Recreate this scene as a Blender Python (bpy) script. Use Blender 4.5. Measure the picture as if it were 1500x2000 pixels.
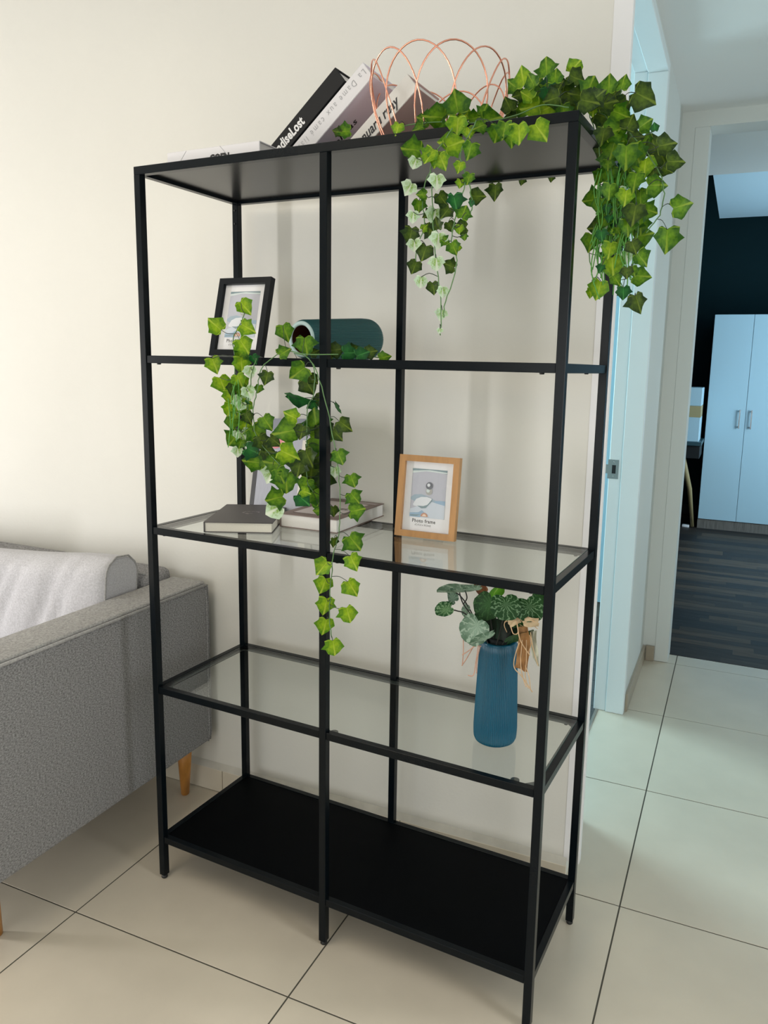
import bpy, bmesh, math, random
from mathutils import Vector, Matrix, Euler
# ---------------------------------------------------------------- scene start
for o in list(bpy.data.objects): bpy.data.objects.remove(o)
C = bpy.context.scene.collection
SC = bpy.context.scene
PI = math.pi
# camera (metres; x along the back wall, y into the wall, z up)
cam_d = bpy.data.cameras.new('camera'); cam = bpy.data.objects.new('camera', cam_d); C.objects.link(cam)
cr = Vector((0.91939807, 0.39270791, 0.0220836)); cu = Vector((-0.08467165, 0.1427772, 0.98612645)); cf = Vector((-0.38410663, 0.90851261, -0.16452031))
cam.matrix_world = Matrix(((cr.x, cu.x, -cf.x, 1.2824095), (cr.y, cu.y, -cf.y, -1.37982305), (cr.z, cu.z, -cf.z, 1.32849316), (0, 0, 0, 1)))
cam_d.sensor_fit = 'VERTICAL'; cam_d.sensor_height = 36; cam_d.lens = 1475.2094 / 2000 * 36
cam_d.shift_x = -62.588 / 2000; cam_d.shift_y = -39.843 / 2000
cam_d.clip_start = 0.02
SC.camera = cam
# world and view
w = bpy.data.worlds.new('world'); SC.world = w; w.use_nodes = True
w.node_tree.nodes['Background'].inputs[0].default_value = (0.75, 0.85, 1.0, 1)
w.node_tree.nodes['Background'].inputs[1].default_value = 0.6
SC.view_settings.view_transform = 'Standard'; SC.view_settings.look = 'None'
SC.view_settings.exposure = 0.03; SC.view_settings.gamma = 1.0; SC.view_settings.use_curve_mapping = False
def area(name, loc, target, sx, sy, power, col):
    l = bpy.data.lights.new(name, 'AREA'); l.shape = 'RECTANGLE'; l.size = sx; l.size_y = sy; l.energy = power; l.color = col
    o = bpy.data.objects.new(name, l); C.objects.link(o); o.location = loc
    o.rotation_euler = (Vector(target) - Vector(loc)).to_track_quat('-Z', 'Y').to_euler(); return o
area('daylight_left_window', (-3.12, -2.1, 1.0), (0, -2.1, .8), 2.6, 1.5, 8, (1.0, .985, .97))
area('daylight_curtain_gap', (-3.10, -1.60, 1.0), (0.4, 0.2, .8), .15, 1.4, 60, (1.0, .985, .985))
area('front_fill', (0.6, -4.4, 1.2), (0.7, 0, .8), 2.6, 1.5, 40, (.975, .985, .985))  # added fill from behind the camera, at an unseen window
area('kitchen_daylight', (2.5, -0.52, 1.25), (0.0, 0.0, .9), .35, 1.4, 10.5, (.97, .98, 1.0))
area('hall_fill', (2.3, 1.3, 1.45), (0.9, 1.5, 1.3), .9, 1.5, 1.1, (.85, .97, .93))  # added cool light to brighten the hall walls, no known window
area('bedroom_daylight', (-1.6, 2.0, 1.45), (0.9, 1.0, .6), 1.1, 1.4, 80, (.56, .86, .95))
area('study_daylight', (3.05, 4.2, 1.3), (1.0, 4.9, 1.5), 1.6, 1.2, 76, (.66, .85, .95))
area('overhead_fill', (-0.2, -1.1, 2.34), (-0.2, -1.1, 0), .9, .9, 8, (1.0, .86, .66))  # added soft warm fill from above, no lamp fixture there

# ---------------------------------------------------------------- helpers
TH = 0.055
ct, st = math.cos(TH), math.sin(TH)
def S(x, y, z=0.0): return Vector((x * ct + y * st, -x * st + y * ct, z))   # shelf frame -> room frame
MATS = {}
def mat(name, col, rough=.6, metal=0.0, spec=.5, noise=0.0, nscale=8.0, bump=0.0, bscale=60.0, stretch=None, coat=0.0, ramp2=None):
    if name in MATS: return MATS[name]
    m = bpy.data.materials.new(name); m.use_nodes = True; nt = m.node_tree; b = nt.nodes['Principled BSDF']
    b.inputs['Base Color'].default_value = (*col, 1); b.inputs['Roughness'].default_value = rough
    b.inputs['Metallic'].default_value = metal; b.inputs['Specular IOR Level'].default_value = spec
    b.inputs['Coat Weight'].default_value = coat
    if noise or bump:
        tc = nt.nodes.new('ShaderNodeTexCoord'); mp = nt.nodes.new('ShaderNodeMapping'); nt.links.new(tc.outputs['Object'], mp.inputs[0])
        if stretch: mp.inputs['Scale'].default_value = stretch
    if noise:
        n = nt.nodes.new('ShaderNodeTexNoise'); n.inputs['Scale'].default_value = nscale; n.inputs['Detail'].default_value = 5
        nt.links.new(mp.outputs[0], n.inputs['Vector'])
        r = nt.nodes.new('ShaderNodeValToRGB'); nt.links.new(n.outputs['Fac'], r.inputs[0])
        c2 = ramp2 if ramp2 else tuple(min(1, c * (1 + noise)) for c in col)
        c1 = tuple(c * (1 - noise) for c in col) if not ramp2 else col
        r.color_ramp.elements[0].position = .3; r.color_ramp.elements[1].position = .7
        r.color_ramp.elements[0].color = (*c1, 1); r.color_ramp.elements[1].color = (*c2, 1)
        nt.links.new(r.outputs[0], b.inputs['Base Color'])
    if bump:
        n2 = nt.nodes.new('ShaderNodeTexNoise'); n2.inputs['Scale'].default_value = bscale; n2.inputs['Detail'].default_value = 3
        nt.links.new(mp.outputs[0], n2.inputs['Vector'])
        bp = nt.nodes.new('ShaderNodeBump'); bp.inputs['Strength'].default_value = bump; bp.inputs['Distance'].default_value = .002
        nt.links.new(n2.outputs['Fac'], bp.inputs['Height']); nt.links.new(bp.outputs[0], b.inputs['Normal'])
    MATS[name] = m; return m
def glass_mat(name, tint, refl=1.0):
    m = bpy.data.materials.new(name); m.use_nodes = True; nt = m.node_tree
    for n in list(nt.nodes):
        if n.type != 'OUTPUT_MATERIAL': nt.nodes.remove(n)
    out = [n for n in nt.nodes if n.type == 'OUTPUT_MATERIAL'][0]
    t = nt.nodes.new('ShaderNodeBsdfTransparent'); t.inputs[0].default_value = (*tint, 1)
    g = nt.nodes.new('ShaderNodeBsdfGlossy'); g.inputs['Roughness'].default_value = .02
    f = nt.nodes.new('ShaderNodeFresnel'); 
    ge = nt.nodes.new('ShaderNodeNewGeometry'); io = nt.nodes.new('ShaderNodeMath'); io.operation = 'MULTIPLY_ADD'; io.inputs[1].default_value = 1 / 1.5 - 1.5; io.inputs[2].default_value = 1.5
    nt.links.new(ge.outputs['Backfacing'], io.inputs[0]); nt.links.new(io.outputs[0], f.inputs[0])
    mx = nt.nodes.new('ShaderNodeMixShader')
    mu = nt.nodes.new('ShaderNodeMath'); mu.operation = 'MULTIPLY'; mu.inputs[1].default_value = refl
    nt.links.new(f.outputs[0], mu.inputs[0]); nt.links.new(mu.outputs[0], mx.inputs[0]); nt.links.new(t.outputs[0], mx.inputs[1]); nt.links.new(g.outputs[0], mx.inputs[2])
    nt.links.new(mx.outputs[0], out.inputs[0]); return m

class MB:
    """collects shapes, then links them as ONE mesh object"""
    def __init__(s): s.v = []; s.f = []; s.m = []; s.sm = []
    def add(s, vs, fs, mi=0, smooth=False, M=None):
        b = len(s.v)
        for p in vs:
            p = Vector(p)
            if M is not None: p = M @ p
            s.v.append(tuple(p))
        for f in fs: s.f.append([i + b for i in f]); s.m.append(mi); s.sm.append(smooth)
        return s
    def box(s, a, b, mi=0, M=None, bev=0.0, seg=1):
        x0, y0, z0 = a; x1, y1, z1 = b
        if bev <= 0:
            vs = [(x0, y0, z0), (x1, y0, z0), (x1, y1, z0), (x0, y1, z0), (x0, y0, z1), (x1, y0, z1), (x1, y1, z1), (x0, y1, z1)]
            return s.add(vs, [(3, 2, 1, 0), (4, 5, 6, 7), (0, 1, 5, 4), (1, 2, 6, 5), (2, 3, 7, 6), (3, 0, 4, 7)], mi, False, M)
        bm = bmesh.new(); bmesh.ops.create_cube(bm, size=1)
        for v in bm.verts: v.co = Vector(((x0 + x1) / 2 + v.co.x * (x1 - x0), (y0 + y1) / 2 + v.co.y * (y1 - y0), (z0 + z1) / 2 + v.co.z * (z1 - z0)))
        bmesh.ops.bevel(bm, geom=bm.edges[:], offset=bev, segments=seg, affect='EDGES', profile=.5)
        bm.verts.index_update()
        vs = [v.co.copy() for v in bm.verts]; fs = [[v.index for v in f.verts] for f in bm.faces]; bm.free()
        return s.add(vs, fs, mi, seg > 1, M)
    def tube(s, pts, r, n=6, mi=0, M=None, cap=True, closed=False):
        pts = [Vector(p) for p in pts]; L = len(pts); rs = r if isinstance(r, (list, tuple)) else [r] * L
        vs = []; fs = []
        prev = None
        for i, p in enumerate(pts):
            if closed: t = pts[(i + 1) % L] - pts[(i - 1) % L]
            else: t = pts[min(i + 1, L - 1)] - pts[max(i - 1, 0)]
            t.normalize()
            if prev is None:
                a = Vector((0, 0, 1)) if abs(t.z) < .9 else Vector((1, 0, 0)); nx = t.cross(a).normalized()
            else: nx = (prev - t * prev.dot(t)).normalized()
            prev = nx; ny = t.cross(nx)
            for k in range(n):
                an = 2 * PI * k / n; vs.append(p + (nx * math.cos(an) + ny * math.sin(an)) * rs[i])
        R = L if closed else L - 1
        for i in range(R):
            for k in range(n):
                a = i * n + k; b = i * n + (k + 1) % n; i2 = (i + 1) % L
                fs.append((a, b, i2 * n + (k + 1) % n, i2 * n + k))
        if cap and not closed: fs.append(tuple(range(n - 1, -1, -1))); fs.append(tuple((L - 1) * n + k for k in range(n)))
        return s.add(vs, fs, mi, True, M)
    def lathe(s, prof, n=24, mi=0, M=None, smooth=True, rib=None):
        vs = []; fs = []
        for i, (r, z) in enumerate(prof):
            for k in range(n):
                an = 2 * PI * k / n; rr = r
                if rib and rib[i]: rr = r + rib[i] * abs(math.cos(an * rib[-1] / 2.0))
                vs.append((rr * math.cos(an), rr * math.sin(an), z))
        for i in range(len(prof) - 1):
            for k in range(n): fs.append((i * n + k, i * n + (k + 1) % n, (i + 1) * n + (k + 1) % n, (i + 1) * n + k))
        return s.add(vs, fs, mi, smooth, M)
    def poly(s, pts, mi=0, M=None, th=0.0):
        n = len(pts)
        if th == 0: return s.add(pts, [tuple(range(n))], mi, False, M)
    def build(s, name, mats, parent=None, loc=None, rot=None):
        me = bpy.data.meshes.new(name); me.from_pydata(s.v, [], s.f)
        if not isinstance(mats, (list, tuple)): mats = [mats]
        for m in mats: me.materials.append(m)
        for p, mi, sm in zip(me.polygons, s.m, s.sm): p.material_index = mi; p.use_smooth = sm
        me.update()
        o = bpy.data.objects.new(name, me); C.objects.link(o)
        if parent: o.parent = parent
        if loc is not None: o.location = loc
        if rot is not None: o.rotation_euler = rot
        return o
def mesh_obj(name, me, parent=None, loc=None, rot=None, scale=None):
    o = bpy.data.objects.new(name, me); C.objects.link(o)
    if parent: o.parent = parent
    if loc is not None: o.location = loc
    if rot is not None: o.rotation_euler = rot
    if scale is not None: o.scale = scale
    return o
def tag(o, label, cat, group=None):
    o['label'] = label; o['category'] = cat
    if group: o['group'] = group
    return o
def thing(name, label, cat, loc=(0, 0, 0), rotz=0.0, group=None):
    o = bpy.data.objects.new(name, None); C.objects.link(o); o.location = loc; o.rotation_euler = (0, 0, rotz); o.empty_display_size = .05
    return tag(o, label, cat, group)
def on_shelf(name, label, cat, x, y, z, rotz=0.0, group=None): return thing(name, label, cat, S(x, y, z), rotz - TH, group)
def struct(o): o['kind'] = 'structure'; return o
def sbox(name, a, b, m, parent=None, bev=0.0, seg=1):
    o = MB().box(a, b, 0, None, bev, seg).build(name, m, parent)
    if parent is None: struct(o)
    return o
def text(name, body, size, m, parent, M, shear=0.0, bold=0.0, space=1.0, align='LEFT', xs=1.0):
    cu_ = bpy.data.curves.new(name, 'FONT'); cu_.body = body; cu_.size = size; cu_.shear = shear; cu_.offset = bold; cu_.space_character = space; cu_.align_x = align
    cu_.resolution_u = 2
    t = bpy.data.objects.new(name, cu_); C.objects.link(t)
    bpy.context.view_layer.update()
    me = bpy.data.meshes.new_from_object(t.evaluated_get(bpy.context.evaluated_depsgraph_get()))
    bpy.data.objects.remove(t); bpy.data.curves.remove(cu_)
    me.materials.clear(); me.materials.append(m); me.name = name
    for v in me.vertices: v.co = M @ Vector((v.co.x * xs, v.co.y, 0))
    return mesh_obj(name, me, parent)
def frame_M(o, ex, ey):
    ex = Vector(ex).normalized(); ey = Vector(ey); ey = (ey - ex * ey.dot(ex)).normalized(); ez = ex.cross(ey); o = Vector(o)
    return Matrix(((ex.x, ey.x, ez.x, o.x), (ex.y, ey.y, ez.y, o.y), (ex.z, ey.z, ez.z, o.z), (0, 0, 0, 1)))
def spline(pts, n=6):
    P = [Vector(p) for p in pts]; out = []
    for i in range(len(P) - 1):
        p0 = P[max(i - 1, 0)]; p1 = P[i]; p2 = P[i + 1]; p3 = P[min(i + 2, len(P) - 1)]
        for k in range(n):
            t = k / n
            out.append(.5 * ((2 * p1) + (p2 - p0) * t + (2 * p0 - 5 * p1 + 4 * p2 - p3) * t * t + (3 * p1 - p0 - 3 * p2 + p3) * t ** 3))
    out.append(P[-1]); return out

# ---------------------------------------------------------------- materials
wall_m = mat('wall_paint_cream', (.735, .724, .672), .75, noise=.02, nscale=2, bump=.15, bscale=120)
wall_w = mat('wall_paint_white', (.82, .82, .83), .7, bump=.1, bscale=100)
hall_m = mat('hall_paint', (.68, .705, .68), .7, bump=.1, bscale=100)
door_m = mat('door_frame_paint', (.80, .86, .88), .45)
ceil_m = mat('ceiling_paint', (.80, .81, .80), .8)
navy_m = mat('navy_wall_paint', (.003, .022, .028), .8, spec=.2)
study_soffit_m = mat('study_ceiling_paint', (.80, .84, .82), .8)
tile_m = mat('floor_tile_glaze', (.66, .595, .485), .25, noise=.07, nscale=3.5, spec=.45)
grout_m = mat('grout', (.085, .080, .062), .9)
skirt_m = mat('skirting_tile', (.70, .64, .53), .35, noise=.05, nscale=4)
mortar_m = mat('mortar', (.58, .56, .50), .85, noise=.1, nscale=20)
metal_m = mat('black_metal', (.0030, .0054, .0076), .25, spec=.16, bump=.05, bscale=300)
panel_m = mat('black_panel', (.0010, .0016, .0024), .6, spec=.06)
under_m = mat('panel_underside', (.010, .010, .0105), .24, spec=.27)
rubber_m = mat('black_plastic', (.006, .006, .007), .4)
GLASS = glass_mat('clear_glass', (.955, .975, .965))
edge_m = mat('glass_edge', (.42, .60, .53), .2, spec=.8)
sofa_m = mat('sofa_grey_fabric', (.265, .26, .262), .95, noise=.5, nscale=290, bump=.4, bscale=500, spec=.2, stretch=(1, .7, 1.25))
sofa_p = mat('sofa_piping', (.34, .335, .33), .9, noise=.2, nscale=200)
sofa_t = mat('sofa_grey_lighter', (.36, .355, .345), .95, noise=.25, nscale=200, bump=.6, bscale=420, spec=.2)  # lighter tone of the sofa grey for the arm top
cush_m = mat('cushion_fabric', (.55, .545, .57), .95, noise=.14, nscale=240, bump=.5, bscale=420, spec=.2)
legw_m = mat('honey_wood', (.50, .215, .04), .35, noise=.25, nscale=6, stretch=(6, 6, 1))
oak_m = mat('oak_frame', (.47, .245, .090), .42, noise=.14, nscale=10, stretch=(6, 6, .7), bump=.1)
blackfr_m = mat('black_frame', (.003, .005, .008), .35, spec=.2)
white_print = mat('white_paper', (.84, .84, .86), .6)
copper_m = mat('copper_wire', (.90, .42, .30), .22, metal=.9)
blue_vase = mat('petrol_blue_ceramic', (.0, .095, .17), .30, spec=.6)
green_vase = mat('dark_teal_ceramic', (.014, .085, .088), .5)
vase_rim = mat('pale_teal_rim', (.36, .50, .50), .5)
vase_in = mat('brown_glaze_inside', (.060, .018, .010), .4)
dark_in = mat('dark_vase_inside', (.003, .006, .008), .6)  # near-black base for vase inside, latch hole, drawer and subfloors

# ---------------------------------------------------------------- floor: every tile a piece
fl = MB().box((-3.3, -4.6, -.06), (3.2, 2.25, -.0011)).build('floor', grout_m); struct(fl)
PU, PV, U0, V0 = .605, .579, -.098, -.182
rng = random.Random(3)
tile_me = None
for i in range(-6, 6):
    for j in range(-8, 5):
        u0 = U0 + i * PU; v0 = V0 + j * PV
        u1, v1 = u0 + PU, v0 + PV
        if u0 > 3.1 or u1 < -3.3 or v1 < -4.6: continue
        full = (v1 <= .41 or u0 >= .9) and v1 <= 2.2
        if full:
            if tile_me is None:
                t = MB().box((.0019, .0019, -.0078), (PU - .0019, PV - .0019, 0), bev=.0003); tl = t.build('tile', tile_m, fl); tile_me = tl.data; tl.location = (u0, v0, 0)
            else: mesh_obj('tile', tile_me, fl, (u0, v0, 0))
        else:
            a, b = max(u0, .865 if v0 > .35 else -9), min(v1, 2.25)
            if a >= u1 - .01: continue
            tl = MB().box((.0019, .0019, -.0078), (u1 - a - .0019, b - v0 - .0019, 0), bev=.0003).build('tile', tile_m, fl, (a, v0, 0))

# ---------------------------------------------------------------- walls
sbox('wall_back', (-3.2, .405, 0), (.963, .50, 2.39), wall_m)
sbox('trim_1', (.963, .4035, .078), (1.004, .428, 2.39), wall_w, bev=.001)
sbox('wall_hall_left_near', (.845, .50, 0), (.930, .725, 2.39), hall_m)
sbox('wall_hall_left_far', (.863, 1.53, 0), (.963, 2.135, 2.39), hall_m)
sbox('wall_hall_lintel', (.863, .735, 2.37), (.963, 1.53, 2.6), hall_m)
sbox('wall_hall_end_left', (.863, 2.135, 0), (1.072, 2.27, 2.39), hall_m)
sbox('wall_hall_end_lintel', (1.072, 2.135, 2.328), (2.6, 2.27, 3.0), hall_m)
sbox('wall_hall_end_right', (2.0, 2.135, 0), (2.6, 2.27, 2.328), hall_m)
sbox('trim_2', (1.016, 2.1325, 0), (1.076, 2.27, 2.327), hall_m, bev=.002)
sbox('ceiling', (-3.2, -4.6, 2.39), (2.75, 2.2, 2.45), ceil_m)
sbox('wall_right', (2.6, -4.6, 0), (2.7, 2.27, 2.39), hall_m)
sbox('wall_front', (-3.2, -4.6, 0), (2.7, -4.5, 2.39), wall_m)
sbox('wall_left', (-3.3, -4.6, 0), (-3.2, .5, 2.39), wall_m)
# unseen window frames: left one round its daylight, front one added round the fill
def window(name, c, w_, h_, axis):
    o = MB()
    for sgn in (-1, 1):
        if axis == 'x':
            o.box((c[0] - .03, c[1] + sgn * w_ / 2 - .03, c[2] - h_ / 2 - .03), (c[0] + .03, c[1] + sgn * w_ / 2 + .03, c[2] + h_ / 2 + .03))
            o.box((c[0] - .03, c[1] - w_ / 2, c[2] + sgn * h_ / 2 - .03), (c[0] + .03, c[1] + w_ / 2, c[2] + sgn * h_ / 2 + .03))
        else:
            o.box((c[0] + sgn * w_ / 2 - .03, c[1] - .03, c[2] - h_ / 2 - .03), (c[0] + sgn * w_ / 2 + .03, c[1] + .03, c[2] + h_ / 2 + .03))
            o.box((c[0] - w_ / 2, c[1] - .03, c[2] + sgn * h_ / 2 - .03), (c[0] + w_ / 2, c[1] + .03, c[2] + sgn * h_ / 2 + .03))
    return struct(o.build(name, rubber_m))
window('window_1', (-3.17, -2.1, 1.45), 2.7, 2.0, 'x')
window('window_2', (.6, -4.47, 1.5), 2.7, 1.8, 'y')
# skirting of cut tiles with a mortar bevel on top
bb = MB().box((-3.2, .397, 0), (.963, .405, .07)).build('baseboard_back', mortar_m); struct(bb)
for k in range(-6, 2):
    a = U0 + k * PU; b = min(a + PU, .975)
    if b - a < .05 or a < -3.2: continue
    MB().box((a + .001, .389, 0.001), (b - .001, .3968, .0735), bev=.001).build('tile', skirt_m, bb)
cap = MB(); cap.add([(-3.2, .390, .0735), (.972, .390, .0735), (.972, .4045, .0735), (-3.2, .4045, .0735), (-3.2, .4045, .089), (.972, .4045, .089)], [(3, 2, 1, 0), (0, 1, 5, 4), (2, 3, 4, 5), (0, 4, 3), (1, 2, 5)]); struct(cap.build('trim_3', mortar_m))
bb2 = MB().box((.963, 1.535, 0), (.966, 2.135, .07)).build('baseboard_hall', mortar_m); struct(bb2)
hs_m = mat('hall_skirting_tile', (.40, .34, .26), .35, noise=.08, nscale=4)
MB().box((.9661, 1.53, .001), (.976, 2.118, .072), bev=.001).build('tile', hs_m, bb2)
MB().box((.978, 2.120, .001), (1.015, 2.134, .072), bev=.001).build('tile', hs_m, bb2)
# door frame of the first bedroom
d1 = MB().box((.897, 1.492, 0), (.966, 1.53, 2.337), bev=.0025).box((.897, .72, 2.337), (.966, 1.53, 2.37), bev=.002).box((.850, .722, 0), (.932, .735, 2.337), bev=.002).build('door_1', door_m); struct(d1)
MB().box((.850, 1.501, 0), (.897, 1.53, 2.345), bev=.002).box((.850, .735, 2.345), (.897, 1.53, 2.37), bev=.002).build('stop', door_m, d1)
sp = MB().box((.846, 1.4985, .925), (.886, 1.5012, .997), bev=.0006).box((.838, 1.4983, .944), (.848, 1.5012, .978), bev=.0006).build('strike_plate', mat('brushed_steel', (.30, .33, .33), .35, metal=.8), d1)
MB().box((.862, 1.4980, .945), (.876, 1.4986, .977)).build('latch_hole', dark_in, sp)
for z in (.934, .988): MB().lathe([(.0028, 0), (.0028, .0008), (0.0001, .0012)], 8, M=Matrix.Translation((.868, 1.4986, z)) @ Matrix.Rotation(PI / 2, 4, 'X')).build('screw', mat('screw_steel', (.5, .5, .5), .3, metal=1), sp)
# bedroom behind the shelf wall (seen as a sliver through door_1)
wood_m = mat('dark_laminate', (.035, .034, .036), .42, noise=.5, nscale=5, stretch=(1.2, 28, 1), ramp2=(.115, .095, .085))
fb = MB().box((-1.9, .5, -.05), (.865, 3.3, -.012)).build('floor_bedroom', dark_in); struct(fb)
for j in range(0, 22):
    v0 = .5 + j * .128
    MB().box((-1.9, v0 + .0008, -.0115), (.858 if v0 < 1.5 else .862, v0 + .1272, .0012), bev=.0008).build('plank', wood_m, fb)
MB().box((.858, .735, -.0115), (.870, 1.50, .004), bev=.002).build('threshold_strip', mat('threshold_metal', (.35, .32, .28), .4, metal=.6), fb)
sbox('wall_bedroom_back', (-1.9, 3.25, 0), (.863, 3.35, 2.75), navy_m)
sbox('wall_bedroom_left', (-2.0, .5, 0), (-1.9, 3.35, 2.75), mat('bedroom_paint', (.6, .68, .72), .7))
sbox('wall_bedroom_front', (-1.9, .5, 2.39), (.863, .56, 2.75), hall_m)
sbox('wall_bedroom_right', (.863, 2.27, 0), (.963, 3.35, 3.0), navy_m)
sbox('ceiling_bedroom', (-2.0, .5, 2.75), (.963, 3.35, 2.8), mat('bedroom_ceiling', (.55, .78, .9), .8))

# ---------------------------------------------------------------- study at the end of the hall
fs = MB().box((.3, 2.25, -.05), (3.2, 6.2, -.012)).build('floor_study', dark_in); struct(fs)
strip_mats = []
for k, (a, b) in enumerate([((.024, .021, .020), (.060, .050, .044)), ((.050, .039, .031), (.135, .102, .076)), ((.016, .017, .019), (.040, .039, .041)), ((.034, .029, .026), (.090, .073, .059))]):
    strip_mats.append(mat('laminate_strip_%d' % k, a, .5, spec=.22, noise=.5, nscale=4, stretch=(1.4, 30, 1), ramp2=b))
pme = {}
row = 0
v0 = 2.251
while v0 < 6.15:
    wd = .064 if v0 < 4.2 else .128
    u = .3 - rng.uniform(0, .5)
    while u < 3.2:
        ln = rng.choice([.32, .42, .55, .7]) if v0 < 4.2 else rng.choice([.8, 1.2])
        k = rng.randrange(4); key = (wd, ln, k)
        if u + ln > .3 and u < 2.4 or v0 > 4.2:
            if key not in pme:
                t = MB().box((.0001, .0001, -.0115), (ln - .0001, wd - .0001, .001), bev=.0002)
                o = t.build('plank', strip_mats[k], fs, (u, v0, 0)); pme[key] = o.data
            else: mesh_obj('plank', pme[key], fs, (u, v0, 0))
        u += ln
    v0 += wd; row += 1
sbox('wall_study_back', (.2, 6.1, 0), (3.2, 6.2, 3.05), navy_m)
sbox('wall_study_left', (.2, 3.35, 0), (.3, 6.2, 3.05), navy_m)
sbox('wall_study_near_left', (.3, 3.35, 0), (.963, 3.40, 3.05), navy_m)
sbox('wall_study_right', (3.15, 2.27, 0), (3.2, 6.2, 3.05), mat('study_right_paint', (.5, .56, .6), .7))
sbox('ceiling_study', (.2, 2.27, 3.0), (3.2, 6.2, 3.05), navy_m)
sbox('ceiling_study_entry', (.963, 2.27, 2.36), (3.15, 3.12, 2.42), study_soffit_m)
sbox('trim_4', (1.005, 3.6, 2.56), (3.15, 5.47, 3.0), mat('bulkhead_paint', (.62, .84, .96), .7))
sbox('baseboard_study', (.3, 6.085, 0), (3.15, 6.1, .09), dark_in)

laq_m = mat('pale_lacquer', (.46, .68, .80), .45)
plinth_m = mat('grey_oak_plinth', (.16, .15, .135), .6, noise=.3, nscale=10, stretch=(14, 1, 1))
def wardrobe(name, label, u0, v0, n, wd, h, depth, loc_handle):
    r = thing(name, label, 'wardrobe', (u0, v0, 0), 0, 'pale blue wardrobes')
    MB().box((0, .022, .083), (n * wd, depth, h)).build('body', laq_m, r)
    MB().box((-.002, .012, 0), (n * wd + .002, depth, .082), bev=.001).build('plinth', plinth_m, r)
    for k in range(n):
        d = MB().box((k * wd + .0015, 0, .086), ((k + 1) * wd - .0015, .02, h), bev=.0012).build('door', laq_m, r)
        hx = (k + 1) * wd - .045 if k % 2 == 0 else k * wd + .045
        t = MB(); t.box((hx - .005, -.026, .872), (hx + .005, -.018, 1.028), bev=.001)
        t.box((hx - .005, -.02, .880), (hx + .005, .0, .890)); t.box((hx - .005, -.02, 1.010), (hx + .005, .0, 1.020))
        t.build('handle', mat('chrome', (.25, .30, .34), .2, metal=.9), d)
    return r
wardrobe('wardrobe', 'pale blue wardrobe with chrome handles and grey plinth at the end of the hall', 1.033, 5.445, 4, .302, 1.797, .55, 0)
wardrobe('wardrobe', 'sliver of a pale blue wardrobe seen through the nearer doorway', -.06, 2.642, 3, .302, 1.70, .55, 0)
# desk with slanted leg
dk = thing('desk', 'dark desk with a slanted wooden leg beside the wardrobe in the study', 'desk', (.62, 5.02, 0))
MB().box((-.28, 0, .745), (.41, .5, .775), bev=.003).build('desk_top', mat('teal_black_top', (.02, .07, .09), .35), dk)
MB().box((-.28, .03, .64), (.40, .48, .745), bev=.003).build('drawer', dark_in, dk)
MB().tube([(.27, .06, .66), (.335, .30, .35), (.375, .43, .012)], [.022, .020, .014], 10).build('leg', mat('pale_wood', (.42, .34, .17), .5), dk)
MB().tube([(-.2, .06, .66), (-.24, .30, .35), (-.27, .43, .012)], [.022, .020, .014], 10).build('leg', mat('pale_wood', (.42, .34, .17), .5), dk)
ft = MB().box((.29, .40, 0), (.35, .46, .022), bev=.006, seg=2).build('foot', white_print, dk); ft['label'] = 'white floor pad'
hb = thing('storage_box', 'white box with a sand-coloured band standing on the study desk', 'box', (.62, 5.05, .7755))
MB().box((-.26, 0, 0), (.385, .30, .195), bev=.004).build('lower_box', laq_m, hb)
MB().box((-.26, .002, .195), (.384, .30, .285)).build('band', mat('sand_band', (.42, .36, .19), .6), hb)
MB().box((-.26, 0, .285), (.385, .30, .430), bev=.004).build('lid', laq_m, hb)

# ---------------------------------------------------------------- shelving unit
W, D, H, T, RH = 1.0, .3498, 1.75, .0174, .0173
Z4, Z3, Z2, Z1 = 1.338, .934, .5286, .1205
sh = on_shelf('shelving_unit', 'tall open black metal shelving unit with glass shelves standing against the cream wall', 'shelf', 0, 0, 0)
for x in (0, W / 2 - T / 2, W - T):
    for y in (0, D - T):
        MB().box((x, y, .010), (x + T, y + T, H - RH), bev=.0008).build('post', metal_m, sh)
        ftm = MB().lathe([(.0001, 0), (.0068, 0), (.0080, .002), (.0080, .005), (.0062, .007), (.0062, .0115)], 16, M=Matrix.Translation((x + T / 2, y + T / 2, 0)))
        ftm.build('foot', rubber_m, sh)
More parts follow.
